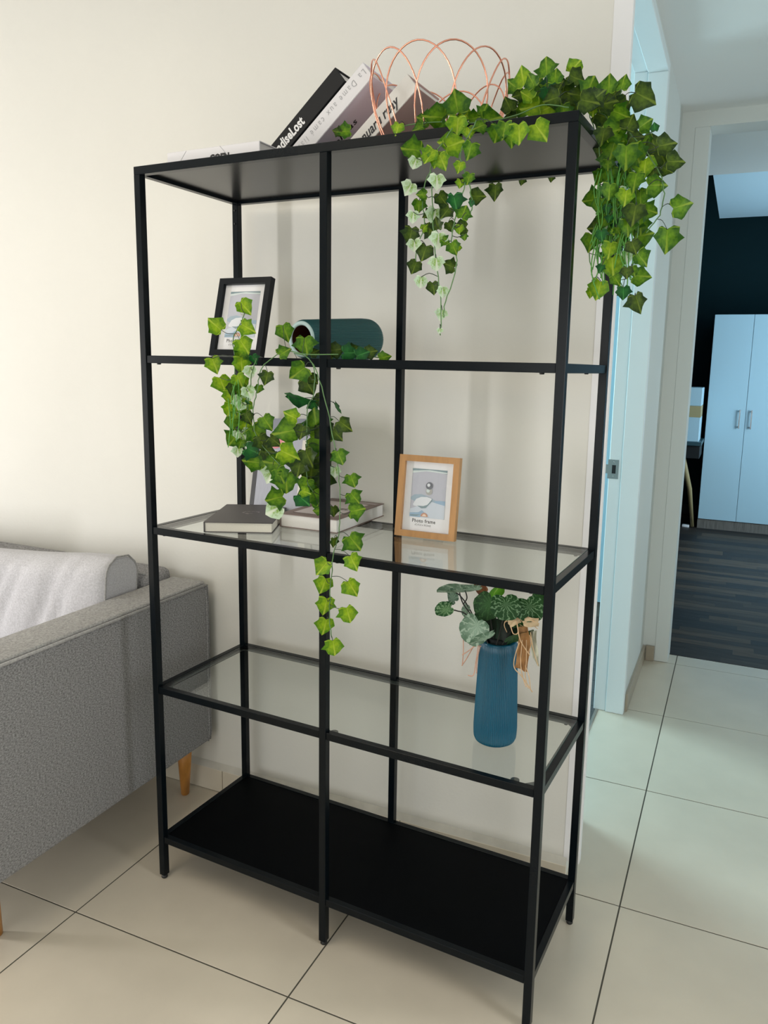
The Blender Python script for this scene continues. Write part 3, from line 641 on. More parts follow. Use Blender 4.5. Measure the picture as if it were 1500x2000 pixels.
# ---------------------------------------------------------------- foliage
LEAVES_A = [(0.7107,-0.0654,1.6889,0.0239,-1.58,-0.32,-2.7,3),(0.7,-0.0638,1.6463,0.0278,-1.57,-0.53,-2.73,3),(0.7567,-0.074,1.6524,0.029,-1.57,0.0,-2.71,3),(0.7099,-0.0678,1.5963,0.0241,-1.58,-0.03,-2.39,3),(0.7453,-0.0516,1.6,0.0334,-1.61,-0.19,-2.51,3),(0.7621,-0.0732,1.5532,0.0311,-1.58,-0.08,-2.64,3),(0.7087,-0.0577,1.5488,0.0244,-1.57,0.03,-2.82,3),(0.7584,-0.0709,1.513,0.0277,-1.58,0.07,-2.87,3),(0.7259,-0.0631,1.4824,0.0244,-1.6,-0.08,-2.43,3),(0.7685,-0.0626,1.4635,0.0223,-1.57,0.01,-2.41,3),(0.7638,-0.0525,1.4243,0.0226,-1.59,-0.25,-2.67,3),(0.7663,-0.0645,1.3933,0.0112,-1.61,-0.19,-2.54,3),(0.7139,-0.0523,1.6176,0.0261,-1.59,-0.08,-2.55,1),(0.7261,-0.0631,1.6324,0.0203,1.96,-1.54,0.01,1),(0.7573,-0.0512,1.6276,0.0276,-1.34,0.57,-2.33,0),(0.696,-0.0461,1.5693,0.0322,-1.58,-0.22,-2.72,0),(0.7256,-0.0486,1.5369,0.032,-1.5,-0.33,-2.96,0),(0.706,-0.0469,1.5113,0.0266,-1.63,-0.39,-2.58,0),(0.7438,-0.0466,1.4728,0.0246,-1.52,0.15,-2.4,0),(0.7781,-0.0495,1.5088,0.0261,1.98,-1.12,-0.04,0),(0.7909,-0.0734,1.538,0.0255,-1.69,0.4,-3.04,1),(0.8079,-0.0722,1.5929,0.027,1.53,0.38,0.28,1),(0.7964,-0.0462,1.5754,0.0258,-1.31,-1.49,-3.0,0),(0.7925,-0.0764,1.6153,0.0323,-1.51,0.16,-2.39,4),(0.8237,-0.0522,1.625,0.0289,-3.07,0.95,2.03,0),(0.8001,-0.0765,1.6724,0.0214,-1.51,-0.29,-2.95,2),(0.8187,-0.0791,1.652,0.0213,-1.49,-0.31,-3.0,1),(0.7964,-0.0569,1.5718,0.0183,-1.53,-0.12,-3.1,2),(0.8219,-0.0705,1.6112,0.0125,-1.64,-0.14,-2.28,4),(0.7667,-0.0484,1.6048,0.0277,-1.48,-0.69,-2.88,0),(0.7338,-0.0438,1.5734,0.0282,-2.06,0.8,2.91,0),(0.7503,-0.0501,1.5805,0.0242,1.65,-0.18,-0.01,0),(0.8059,-0.0577,1.5573,0.0128,-1.6,0.08,-3.06,1),(0.7965,-0.0593,1.5381,0.011,-1.57,0.01,-2.64,2),(0.726,-0.0545,1.5756,0.0149,1.75,0.83,0.64,2),(0.7027,-0.055,1.713,0.0407,2.91,-1.06,-0.96,1),(0.7429,-0.0743,1.6962,0.0325,-1.38,-0.59,-3.07,2),(0.7508,-0.0646,1.6945,0.0309,-1.66,-0.14,-2.16,2),(0.7631,-0.0708,1.6869,0.0306,-1.71,0.38,-3.11,2),(0.7776,-0.0552,1.7134,0.0416,1.47,1.25,0.3,2),(0.8182,-0.0771,1.6993,0.0317,-1.67,-0.26,-2.37,1),(0.7983,-0.0665,1.6477,0.0162,-1.59,-0.13,-2.64,2),(0.772,-0.0447,1.5803,0.0204,-1.53,0.48,-2.66,0),(0.7332,-0.049,1.5994,0.0205,-0.97,-1.12,2.89,0),(0.774,-0.0731,1.5492,0.0182,-1.53,1.01,-2.7,1),(0.6614,-0.0354,1.7604,0.0245,-1.46,-0.31,-3.1,2),(0.7598,0.0093,1.8014,0.0469,1.56,-0.18,0.43,1),(0.7828,-0.0489,1.7495,0.0379,-1.54,-0.1,-3.0,2),(0.7245,0.0006,1.7822,0.0435,3.08,-0.99,-1.12,1),(0.7749,-0.0435,1.7235,0.0437,-0.36,-1.47,2.33,2),(0.8244,0.0048,1.7674,0.0369,2.35,1.3,1.2,1),(0.8575,-0.0536,1.7286,0.0318,-1.59,-0.21,-2.66,1),(0.6914,0.021,1.786,0.029,2.21,-1.16,-0.28,1),(0.7894,0.018,1.7773,0.0282,2.63,1.19,1.49,1),(0.5468,-0.0247,1.7669,0.0293,-0.03,-1.44,2.0,1),(0.5334,-0.0305,1.7647,0.0176,1.68,-1.27,0.29,0),(0.8136,0.0034,1.7828,0.0259,1.64,0.51,0.54,1),(0.7674,0.0229,1.787,0.0322,-1.46,1.23,-2.63,2),(0.7314,0.0234,1.7997,0.0267,2.24,-0.65,-0.51,1),(0.8282,-0.0508,1.7429,0.0267,-1.48,-1.22,-2.83,1),(0.805,-0.0512,1.7366,0.0233,-1.57,0.09,-2.76,2),(0.7542,-0.0322,1.7465,0.0276,-2.37,-1.23,-1.91,1),(0.7026,-0.0289,1.7566,0.0224,-1.96,-1.23,-2.33,1),(0.7353,0.3321,1.7224,0.0369,-1.55,-0.06,-3.13,0),(0.7983,0.3286,1.738,0.0181,-1.57,-0.2,-2.72,0),(0.8645,0.325,1.7379,0.0156,-1.57,-0.07,-2.76,0)]
LEAVES_B = [(0.8829,-0.0548,1.7177,0.0281,-1.56,0.12,-2.66,1),(0.9006,-0.0671,1.7217,0.038,-1.58,0.03,-3.11,2),(0.9317,-0.0584,1.7253,0.0379,-1.76,0.63,-3.06,2),(0.9127,0.057,1.792,0.0409,1.25,1.11,0.04,2),(0.9505,0.0403,1.7815,0.0291,-1.5,0.34,-2.52,1),(0.8746,-0.0652,1.7304,0.0314,-1.48,-0.18,3.08,1),(0.8947,0.0348,1.7924,0.0368,-2.69,-1.11,-1.58,2),(0.9132,0.0526,1.8585,0.0368,1.6,-0.06,-0.15,1),(0.8792,0.0219,1.8353,0.0365,1.64,-0.17,0.03,2),(0.8543,0.0531,1.8371,0.0281,2.1,-0.78,-0.29,1),(0.9429,-0.0003,1.8231,0.0265,1.56,0.08,0.24,1),(0.9535,0.0912,1.8685,0.0335,1.79,0.75,0.71,2),(0.9577,0.0809,1.8482,0.0352,-1.4,1.17,-2.56,0),(0.9969,0.0295,1.8101,0.0373,1.63,0.38,0.57,1),(1.0305,0.0282,1.8076,0.0334,1.56,0.01,-0.15,1),(1.0544,0.0176,1.8055,0.0277,1.42,0.18,-0.3,1),(0.9056,0.0674,1.8272,0.0355,-1.6,0.08,3.12,1),(0.8913,0.0168,1.8044,0.0291,1.54,-1.02,0.44,2),(0.8634,0.0573,1.8226,0.0225,-2.48,-1.17,-1.79,0),(0.9423,-0.0017,1.7898,0.0319,-2.5,-1.05,-1.74,0),(0.9557,0.048,1.8079,0.0346,-2.62,1.14,2.45,0),(0.9982,-0.0007,1.7792,0.0367,-2.47,1.25,2.62,0),(1.0218,0.0468,1.787,0.0376,1.26,1.37,0.08,0),(0.8493,0.0423,1.8003,0.03,1.52,-0.45,0.51,0),(1.0826,0.0549,1.7954,0.0459,-1.76,1.11,-2.95,0),(0.8899,0.0746,1.8383,0.0339,1.43,0.37,0.03,1),(0.9133,0.0834,1.8428,0.032,-1.58,-0.05,-2.6,4),(0.9413,0.0666,1.8299,0.0277,2.49,1.14,1.37,0),(0.9773,0.0324,1.8024,0.0305,2.25,-1.36,-0.29,0),(0.9986,0.0578,1.7851,0.0218,-1.57,-0.01,-3.02,2),(0.8636,0.0775,1.8049,0.0324,-2.56,0.9,2.44,1),(0.9653,0.0707,1.7984,0.0332,-2.27,1.2,2.81,0),(1.0121,0.0149,1.789,0.0316,2.0,0.87,0.94,0),(0.9373,0.0464,1.8154,0.0329,1.65,0.44,0.57,0),(0.9,0.0083,1.8243,0.027,1.89,-0.46,-0.24,1),(0.8498,0.0602,1.7834,0.0285,-1.75,-1.42,-2.56,0),(1.0117,0.098,1.6804,0.0282,-1.44,-0.43,-3.05,1),(1.0283,0.0812,1.6798,0.0334,-1.57,-0.16,-2.76,1),(0.9997,0.1158,1.6434,0.0403,-0.45,-1.23,2.39,1),(1.0189,0.0806,1.6273,0.0355,-1.53,-0.09,3.08,1),(1.0022,0.0907,1.5658,0.0343,-1.57,-0.15,-2.72,1),(1.0119,0.107,1.5917,0.0344,-2.66,-1.18,-1.62,0),(1.0439,0.1106,1.5671,0.0439,-1.57,-0.0,2.92,1),(1.0451,0.0792,1.5207,0.0432,-1.62,0.08,2.97,2),(1.0203,0.1079,1.4831,0.0387,-1.61,-0.21,-2.56,2),(1.0032,0.1149,1.4746,0.0195,-1.57,-0.09,-2.69,2),(1.0693,0.0738,1.4706,0.0262,-1.58,0.03,-2.95,4),(1.0962,0.0641,1.4521,0.037,-1.8,0.25,2.79,0),(1.0918,0.1106,1.5004,0.036,-2.87,1.16,2.22,1),(1.0964,0.071,1.5288,0.0331,-1.46,0.71,-2.57,1),(1.0889,0.1092,1.5713,0.0433,2.76,1.06,1.63,1),(1.1364,0.0939,1.5668,0.046,-1.57,-0.02,-2.78,1),(1.1587,0.0448,1.6071,0.0387,1.98,1.28,0.83,1),(1.1123,0.0648,1.6495,0.0377,2.76,1.54,1.59,1),(1.1048,0.0654,1.608,0.0308,-2.48,1.02,2.56,1),(1.1411,0.0569,1.6844,0.0335,-0.04,1.45,-1.21,0),(1.1135,0.1137,1.7124,0.0424,-1.91,0.38,2.77,0),(1.1236,0.0673,1.7152,0.0356,1.84,1.39,0.68,0),(1.1026,0.1067,1.7263,0.0367,1.68,-0.26,-0.01,0),(1.0924,0.0714,1.6875,0.0397,-1.53,-0.05,2.89,2),(1.061,0.0556,1.704,0.045,-1.57,0.0,-2.77,1),(1.0354,0.0672,1.7176,0.0401,-1.47,-0.26,-3.11,1),(1.0577,0.1064,1.6896,0.0336,-1.66,0.13,2.91,1),(1.0352,0.111,1.6141,0.038,-1.53,-0.18,-2.95,2),(1.0462,0.1125,1.6282,0.0341,-1.55,0.13,-2.56,2),(1.0828,0.0532,1.6053,0.0398,-1.54,-0.14,-2.99,0),(1.0882,0.0958,1.5924,0.0335,-1.57,0.06,-2.8,1),(1.0273,0.0514,1.5693,0.0221,-1.62,0.11,3.07,4),(1.0277,0.0699,1.5128,0.0169,-1.42,-0.29,3.06,4),(1.0869,0.0532,1.5047,0.0201,-1.67,0.33,-3.03,1),(1.0559,0.0627,1.4914,0.0242,-1.92,0.45,2.84,1),(1.0639,0.1138,1.5393,0.0286,-1.57,0.24,-2.76,3),(1.042,0.0651,1.5468,0.0316,-1.56,-0.16,-2.78,2),(1.1074,0.0791,1.6736,0.0272,-1.6,0.07,-3.11,0),(1.1248,0.1081,1.685,0.0239,-2.39,0.86,2.59,0),(1.0823,0.0934,1.759,0.031,1.93,0.95,0.83,1),(1.1072,0.0586,1.7427,0.0159,1.67,-0.17,-0.16,4),(1.0628,0.0622,1.7546,0.0305,1.46,0.4,0.12,0),(1.0364,0.0612,1.7442,0.0453,0.81,1.25,-0.39,1),(1.0439,0.058,1.7721,0.0395,-2.64,0.64,2.29,1),(1.0202,0.0526,1.7391,0.0326,-1.52,-0.18,-3.03,0),(1.0067,0.1011,1.7841,0.0392,-2.38,1.11,2.68,0),(1.0845,0.1111,1.7377,0.0314,-1.64,0.07,2.78,1),(1.0279,0.0748,1.7028,0.0331,-1.54,-0.06,3.04,1),(1.0463,0.0722,1.7308,0.0364,-2.16,0.44,2.54,1),(1.0745,0.071,1.7067,0.0398,-1.69,0.47,-3.01,1),(1.068,0.0796,1.7351,0.0327,2.68,1.3,1.52,0),(1.009,0.1125,1.7314,0.0321,-1.48,-0.36,-3.0,0),(1.0806,0.0485,1.6584,0.0358,-1.45,-0.15,2.87,1),(1.046,0.1,1.6722,0.0374,-1.63,0.16,-3.11,1),(1.086,0.0886,1.6363,0.035,-1.58,0.07,-2.88,1),(1.0376,0.0483,1.6441,0.0327,-1.58,-0.07,-2.6,1),(1.0666,0.0481,1.6336,0.0307,-1.55,-0.11,-2.96,2),(1.027,0.0757,1.5974,0.028,-1.4,-0.42,-3.13,1),(1.0711,0.059,1.5835,0.0329,-1.56,0.13,-2.67,1),(1.0547,0.0897,1.5895,0.0281,-1.54,-0.07,3.12,4),(1.0844,0.051,1.5466,0.0273,-1.67,0.39,-3.0,0),(1.077,0.0482,1.5026,0.0219,-1.58,0.02,-3.13,0),(1.0275,0.1178,1.5401,0.0251,-1.34,-0.39,2.99,1),(1.0709,0.0764,1.6445,0.0136,-1.41,-0.0,2.0,4),(1.0796,0.0833,1.6841,0.0169,-1.92,0.39,2.77,3),(1.0438,0.0765,1.6241,0.0153,-1.57,0.55,-2.75,1),(1.0486,0.0811,1.6949,0.0136,-1.31,-0.02,2.04,4),(1.0319,0.1074,1.6912,0.0172,-1.77,0.37,3.02,1),(1.0273,0.0887,1.6447,0.0204,-1.97,0.54,2.85,4),(1.0291,0.0663,1.6922,0.0217,-1.57,-0.01,-2.94,1),(1.05,0.0945,1.5708,0.0164,-1.4,-0.51,-3.07,3),(1.0641,0.1114,1.6026,0.0153,-0.85,-0.94,2.71,4),(1.0265,0.0908,1.6955,0.014,-1.6,0.0,1.98,4),(1.0731,0.1099,1.6584,0.0154,-1.84,0.36,2.88,1),(1.0365,0.0989,1.5856,0.0176,-1.58,-0.88,-2.73,1),(1.0803,0.0706,1.603,0.0127,-1.43,-0.0,1.98,4),(1.0369,0.0727,1.5998,0.0157,-1.41,-0.23,2.93,4),(1.0466,0.0744,1.7178,0.0191,-1.77,0.75,-3.03,2),(1.0542,0.0871,1.5698,0.0224,-1.5,-0.23,-3.03,1),(1.0412,0.1226,1.664,0.0222,-1.56,-0.04,-2.98,1),(1.054,0.0884,1.5783,0.0158,-2.34,0.67,2.54,2),(1.0648,0.1214,1.7136,0.0118,-1.35,-0.83,-3.04,3),(1.0578,0.1175,1.6682,0.017,-1.34,-0.51,3.1,4),(1.0252,0.1046,1.7049,0.012,-1.63,-0.15,-2.36,3),(1.0246,0.1196,1.717,0.0221,-2.54,0.78,2.42,2),(1.0391,0.1173,1.6245,0.0187,-0.86,-0.13,2.12,4),(1.07,0.0728,1.5742,0.0128,-1.62,0.55,-2.84,1),(1.0609,0.1172,1.6219,0.0136,-1.72,-0.0,1.94,4),(1.0334,0.0952,1.6596,0.0171,-1.35,-0.39,3.0,1),(1.0695,0.1145,1.6999,0.0211,-2.41,-0.08,1.9,4),(1.0324,0.0736,1.6181,0.0173,-1.61,0.06,2.91,4),(1.0585,0.1206,1.6806,0.0141,-1.48,-0.12,2.91,4),(1.0547,0.0647,1.6447,0.0112,-1.62,0.05,2.81,2),(1.0546,0.0741,1.6451,0.0179,-1.56,0.86,-2.73,3),(1.0293,0.1089,1.649,0.0126,-1.53,-0.69,-2.81,2),(1.0535,0.0642,1.5777,0.0166,-1.61,0.52,-2.83,1),(1.0568,0.1072,1.7196,0.0194,-2.21,-0.06,1.89,4),(1.0266,0.1025,1.5949,0.0216,-1.67,0.21,3.11,3),(1.0691,0.1172,1.7004,0.0223,-1.59,-0.21,-2.64,3),(1.0213,0.1001,1.6707,0.0198,-0.86,-0.15,2.14,4),(1.0474,0.0644,1.5755,0.0127,-1.58,0.01,2.93,2),(1.0307,0.0975,1.6858,0.0169,-1.62,-0.29,-2.58,1),(1.0331,0.0895,1.6578,0.0183,-1.53,-0.45,-2.83,4),(1.0711,0.0821,1.7062,0.0168,-1.57,0.12,-2.7,4),(1.0857,0.096,1.6465,0.0169,-1.85,0.52,3.03,1),(0.9202,0.0545,1.8219,0.0307,-1.76,0.49,-3.12,4),(1.0115,0.0921,1.7998,0.0291,-1.8,0.39,3.0,1),(1.0348,0.0621,1.7862,0.0244,-1.58,0.3,-2.77,1),(0.9182,0.0457,1.815,0.0301,-1.55,0.12,-2.61,4),(1.0468,0.08,1.7954,0.0303,-1.63,-0.76,-2.66,0),(0.9277,0.1121,1.8318,0.0228,-2.02,0.59,2.83,1),(0.8981,0.0992,1.8258,0.0299,-1.57,0.12,-2.76,0),(0.9373,0.0641,1.8016,0.0281,-1.52,-0.16,-3.02,1),(0.93,0.0708,1.8017,0.03,-1.79,-0.73,-2.41,0),(0.9871,0.0483,1.8045,0.0224,-2.05,0.98,2.98,1),(0.882,0.1118,1.834,0.0327,-1.81,0.53,3.1,1),(0.9438,0.1092,1.8351,0.0281,-1.79,-0.74,-2.42,0),(1.0228,0.1203,1.8177,0.0208,-1.58,0.68,-2.75,4),(0.9984,0.072,1.8039,0.0271,-1.53,-0.16,-2.97,0),(0.9236,0.0648,1.7989,0.0205,-1.49,-0.39,-2.94,4),(1.0008,0.0677,1.7985,0.0272,-2.04,0.38,2.6,0),(1.0008,0.0496,1.7906,0.0248,-1.5,-0.47,-2.9,0),(1.0292,0.0895,1.8174,0.0246,-1.58,0.39,-2.76,0)]
LEAVES_C = [(0.3188,-0.041,1.4422,0.0361,-1.32,0.65,-2.35,2),(0.2503,-0.0412,1.4016,0.0391,1.36,-0.82,0.69,2),(0.3319,-0.0533,1.3989,0.0359,-1.36,1.04,-2.5,2),(0.3218,-0.0508,1.3636,0.0405,-1.33,0.5,-2.26,2),(0.3088,-0.0392,1.3268,0.0389,-1.55,0.04,-2.25,2),(0.2359,-0.0373,1.3244,0.0374,-1.53,0.31,-2.61,2),(0.2566,-0.0393,1.2847,0.0395,-1.43,0.29,-2.28,2),(0.3113,-0.0525,1.2917,0.0322,-1.54,0.37,-2.66,2),(0.3001,-0.0537,1.2733,0.0302,-1.6,-0.18,-2.55,0),(0.3874,-0.0613,1.3001,0.0294,-1.61,-0.29,-2.6,0),(0.3542,-0.0427,1.2758,0.0193,-1.67,-0.2,-2.26,1),(0.3378,-0.0459,1.3104,0.0278,-1.58,0.06,-2.91,3),(0.3086,-0.0384,1.3459,0.0323,-1.83,-0.54,-2.26,1),(0.4208,-0.0453,1.3933,0.0374,-1.46,0.31,-2.41,1),(0.4711,-0.0487,1.3672,0.0411,-1.55,0.12,-2.57,1),(0.4259,-0.0593,1.3471,0.029,1.19,1.03,-0.03,1),(0.2865,-0.05,1.2577,0.0326,-1.56,0.05,-2.57,2),(0.3131,-0.0472,1.2478,0.0368,-1.48,0.18,-2.27,3),(0.3338,-0.0521,1.2679,0.03,-1.37,0.4,-2.26,3),(0.2885,-0.0551,1.232,0.0326,-1.7,-0.22,-2.22,2),(0.292,-0.0501,1.2026,0.0327,-1.58,-0.03,-2.56,1),(0.2926,-0.043,1.1682,0.0418,-1.8,-0.72,-2.4,1),(0.3166,-0.0449,1.1741,0.0349,-1.39,0.58,-2.42,3),(0.2988,-0.0432,1.1399,0.0242,-1.57,-0.02,-2.5,3),(0.3357,-0.0578,1.2149,0.0279,-1.34,0.41,-2.21,0),(0.3464,-0.0427,1.1811,0.0455,-1.48,0.64,-2.59,1),(0.3653,-0.0517,1.1645,0.0366,-1.38,0.41,-2.28,0),(0.383,-0.0601,1.2077,0.0361,-1.6,0.55,-2.8,1),(0.3948,-0.0503,1.1682,0.0299,-1.53,0.87,-2.69,0),(0.431,-0.0519,1.1895,0.0527,-1.72,-1.39,-2.59,1),(0.4504,-0.0628,1.2205,0.0333,2.08,-1.03,-0.18,2),(0.4334,-0.0638,1.1442,0.0484,-2.06,1.06,2.99,2),(0.3981,-0.0446,1.1194,0.0495,2.01,-1.4,-0.05,1),(0.3467,-0.0445,1.1191,0.0458,0.27,-1.06,1.73,1),(0.3835,-0.044,1.0954,0.0368,-1.43,-0.4,-3.1,3),(0.4269,-0.0543,1.0871,0.049,-1.57,0.01,-2.54,1),(0.4105,-0.0624,1.05,0.0449,-2.36,-1.24,-1.93,1),(0.4022,-0.056,1.0242,0.0431,-1.11,-0.97,3.0,3),(0.4716,-0.0648,1.0537,0.0358,-1.21,0.75,-2.23,4),(0.4769,-0.0634,1.0689,0.0231,-0.86,1.03,-1.95,2),(0.3135,-0.049,1.2715,0.028,-1.6,-0.04,-2.12,1),(0.3242,-0.0466,1.2396,0.0303,-1.48,-0.43,-2.96,2),(0.2955,-0.0398,1.2273,0.0262,-1.27,0.35,-2.0,3),(0.3355,-0.0465,1.1426,0.037,-1.09,1.08,-2.2,4),(0.3745,-0.047,1.1452,0.0345,-1.05,1.22,-2.19,0),(0.4163,-0.0629,1.1013,0.0361,-1.42,0.4,-2.37,1),(0.3158,-0.0397,1.1956,0.0306,-1.66,-0.17,-2.23,2),(0.3459,-0.0476,1.3358,0.0213,-1.32,0.35,-2.11,4),(0.3709,-0.0422,1.1172,0.0325,-1.17,-0.67,2.95,1),(0.4598,-0.0501,1.3132,0.0435,-1.7,-0.94,-2.58,1),(0.435,0.0204,1.2838,0.0413,-1.58,0.51,-2.75,0),(0.4485,-0.04,1.2611,0.063,-2.85,0.32,2.06,4),(0.4636,0.0081,1.2055,0.0541,1.51,-0.1,0.98,1),(0.4626,0.014,1.1714,0.0545,-2.32,1.38,2.78,1),(0.4568,0.0197,1.1442,0.0483,-1.59,-0.58,-2.71,1),(0.4518,0.0067,1.1021,0.057,-1.64,-0.18,-2.35,0),(0.4521,-0.0428,1.1177,0.0404,-1.54,-0.23,-2.88,0),(0.4489,0.0158,1.0797,0.0552,-0.16,0.78,-1.28,1),(0.4521,0.0148,1.0588,0.0575,-1.13,-1.15,3.07,1),(0.4532,0.0258,1.037,0.0401,-1.51,0.09,-2.16,1),(0.5636,-0.0585,1.2103,0.0345,-1.95,0.86,3.06,0),(0.5084,0.0134,1.2405,0.0299,-2.05,0.17,2.29,4),(0.5143,0.0013,1.185,0.032,-1.37,0.72,-2.44,0),(0.5525,-0.0543,1.1469,0.0349,-1.37,0.32,-2.18,1),(0.5076,0.0095,1.106,0.026,-1.57,-0.02,-2.81,3),(0.583,-0.0566,1.1019,0.0307,-1.56,0.33,-2.72,1),(0.581,-0.0455,1.0648,0.0331,-1.46,0.66,-2.57,1),(0.5883,-0.0501,1.0368,0.0372,0.43,1.07,-0.79,1),(0.4966,0.0233,1.0178,0.0243,-1.57,0.07,-2.73,0),(0.4708,0.0047,1.0162,0.0198,0.38,-1.37,1.6,1),(0.4543,0.0071,1.2962,0.0258,-1.91,0.7,3.04,0),(0.4716,-0.0425,1.1404,0.0422,-1.66,0.39,-2.97,0),(0.4668,-0.0388,1.0807,0.0362,-1.64,-0.36,-2.54,1),(0.4811,0.0039,1.1254,0.0433,-1.26,0.64,-2.25,0),(0.48,0.0098,1.19,0.0432,-1.55,0.66,-2.71,0),(0.482,0.0068,1.0868,0.0436,-1.63,-0.18,-2.43,0),(0.4575,-0.0393,1.1922,0.0317,-1.57,-0.27,-2.75,0),(0.4469,0.0236,1.2419,0.0262,-1.65,0.45,-2.92,4),(0.4667,0.0241,1.2535,0.0326,-1.6,-0.16,-2.53,0),(0.586,-0.0556,0.9752,0.0435,-1.53,0.66,-2.68,1),(0.5436,-0.058,0.9709,0.0209,-1.6,-0.05,-2.11,0),(0.5883,-0.0615,0.9363,0.0373,-1.43,0.41,-2.4,2),(0.5184,-0.0556,0.9154,0.0403,-1.26,-0.61,3.03,2),(0.5207,-0.0573,0.8788,0.0383,-1.69,-0.36,-2.42,2),(0.5833,-0.0578,0.881,0.0398,-1.63,0.52,-2.86,2),(0.5243,-0.0571,0.8351,0.0405,-1.61,-0.23,-2.59,2),(0.5784,-0.061,0.8245,0.04,-1.56,0.22,-2.7,2),(0.5206,-0.0526,0.7885,0.0387,-1.66,-0.25,-2.4,2),(0.5443,-0.0594,0.7474,0.0407,-1.56,0.1,-2.61,2),(0.5083,0.0083,1.356,0.0316,1.83,1.46,0.66,0),(0.5478,-0.0098,1.3499,0.0351,-3.13,1.37,1.98,4),(0.5758,-0.0079,1.3474,0.0308,1.63,1.26,0.46,4),(0.5916,-0.0006,1.3528,0.0267,1.32,1.42,0.15,0),(0.6268,-0.0121,1.3421,0.0263,2.39,1.31,1.23,1),(0.4908,0.0073,1.3495,0.0317,0.2,-1.32,1.78,0),(0.5495,0.0089,1.3566,0.0271,1.51,1.22,0.33,0),(0.464,-0.0051,1.3499,0.0211,2.0,1.16,0.86,0),(0.2933,-0.0382,1.1785,0.0135,-1.89,-0.99,-2.37,3),(0.2997,-0.0463,1.1763,0.0201,-1.53,0.08,-2.24,3),(0.3178,-0.0428,1.2882,0.0223,-1.47,0.55,-2.55,2),(0.3059,-0.0525,1.2336,0.0193,-1.38,0.47,-2.34,2),(0.2982,-0.0504,1.2422,0.0145,-1.53,0.18,-2.5,3),(0.3005,-0.0528,1.2171,0.0211,-1.68,-0.68,-2.57,2),(0.3357,-0.0553,1.2464,0.0174,-2.43,0.33,2.24,4),(0.2864,-0.0382,1.2477,0.0175,-1.66,0.58,-2.9,1),(0.3245,-0.0458,1.2191,0.0237,-1.64,-0.43,-2.57,1),(0.313,-0.0502,1.1589,0.0233,-1.72,-0.39,-2.37,1),(0.2981,-0.0378,1.2728,0.0204,-1.73,-0.59,-2.46,1),(0.3283,-0.0459,1.2089,0.0218,-1.26,0.65,-2.26,2),(0.284,-0.0372,1.205,0.0161,-1.41,0.56,-2.45,3),(0.313,-0.0432,1.1816,0.0135,-1.29,-0.84,-3.11,2),(0.3183,-0.0552,1.2389,0.0232,-1.67,-0.48,-2.52,3),(0.3092,-0.0515,1.2784,0.0136,-2.55,0.33,2.19,4)]
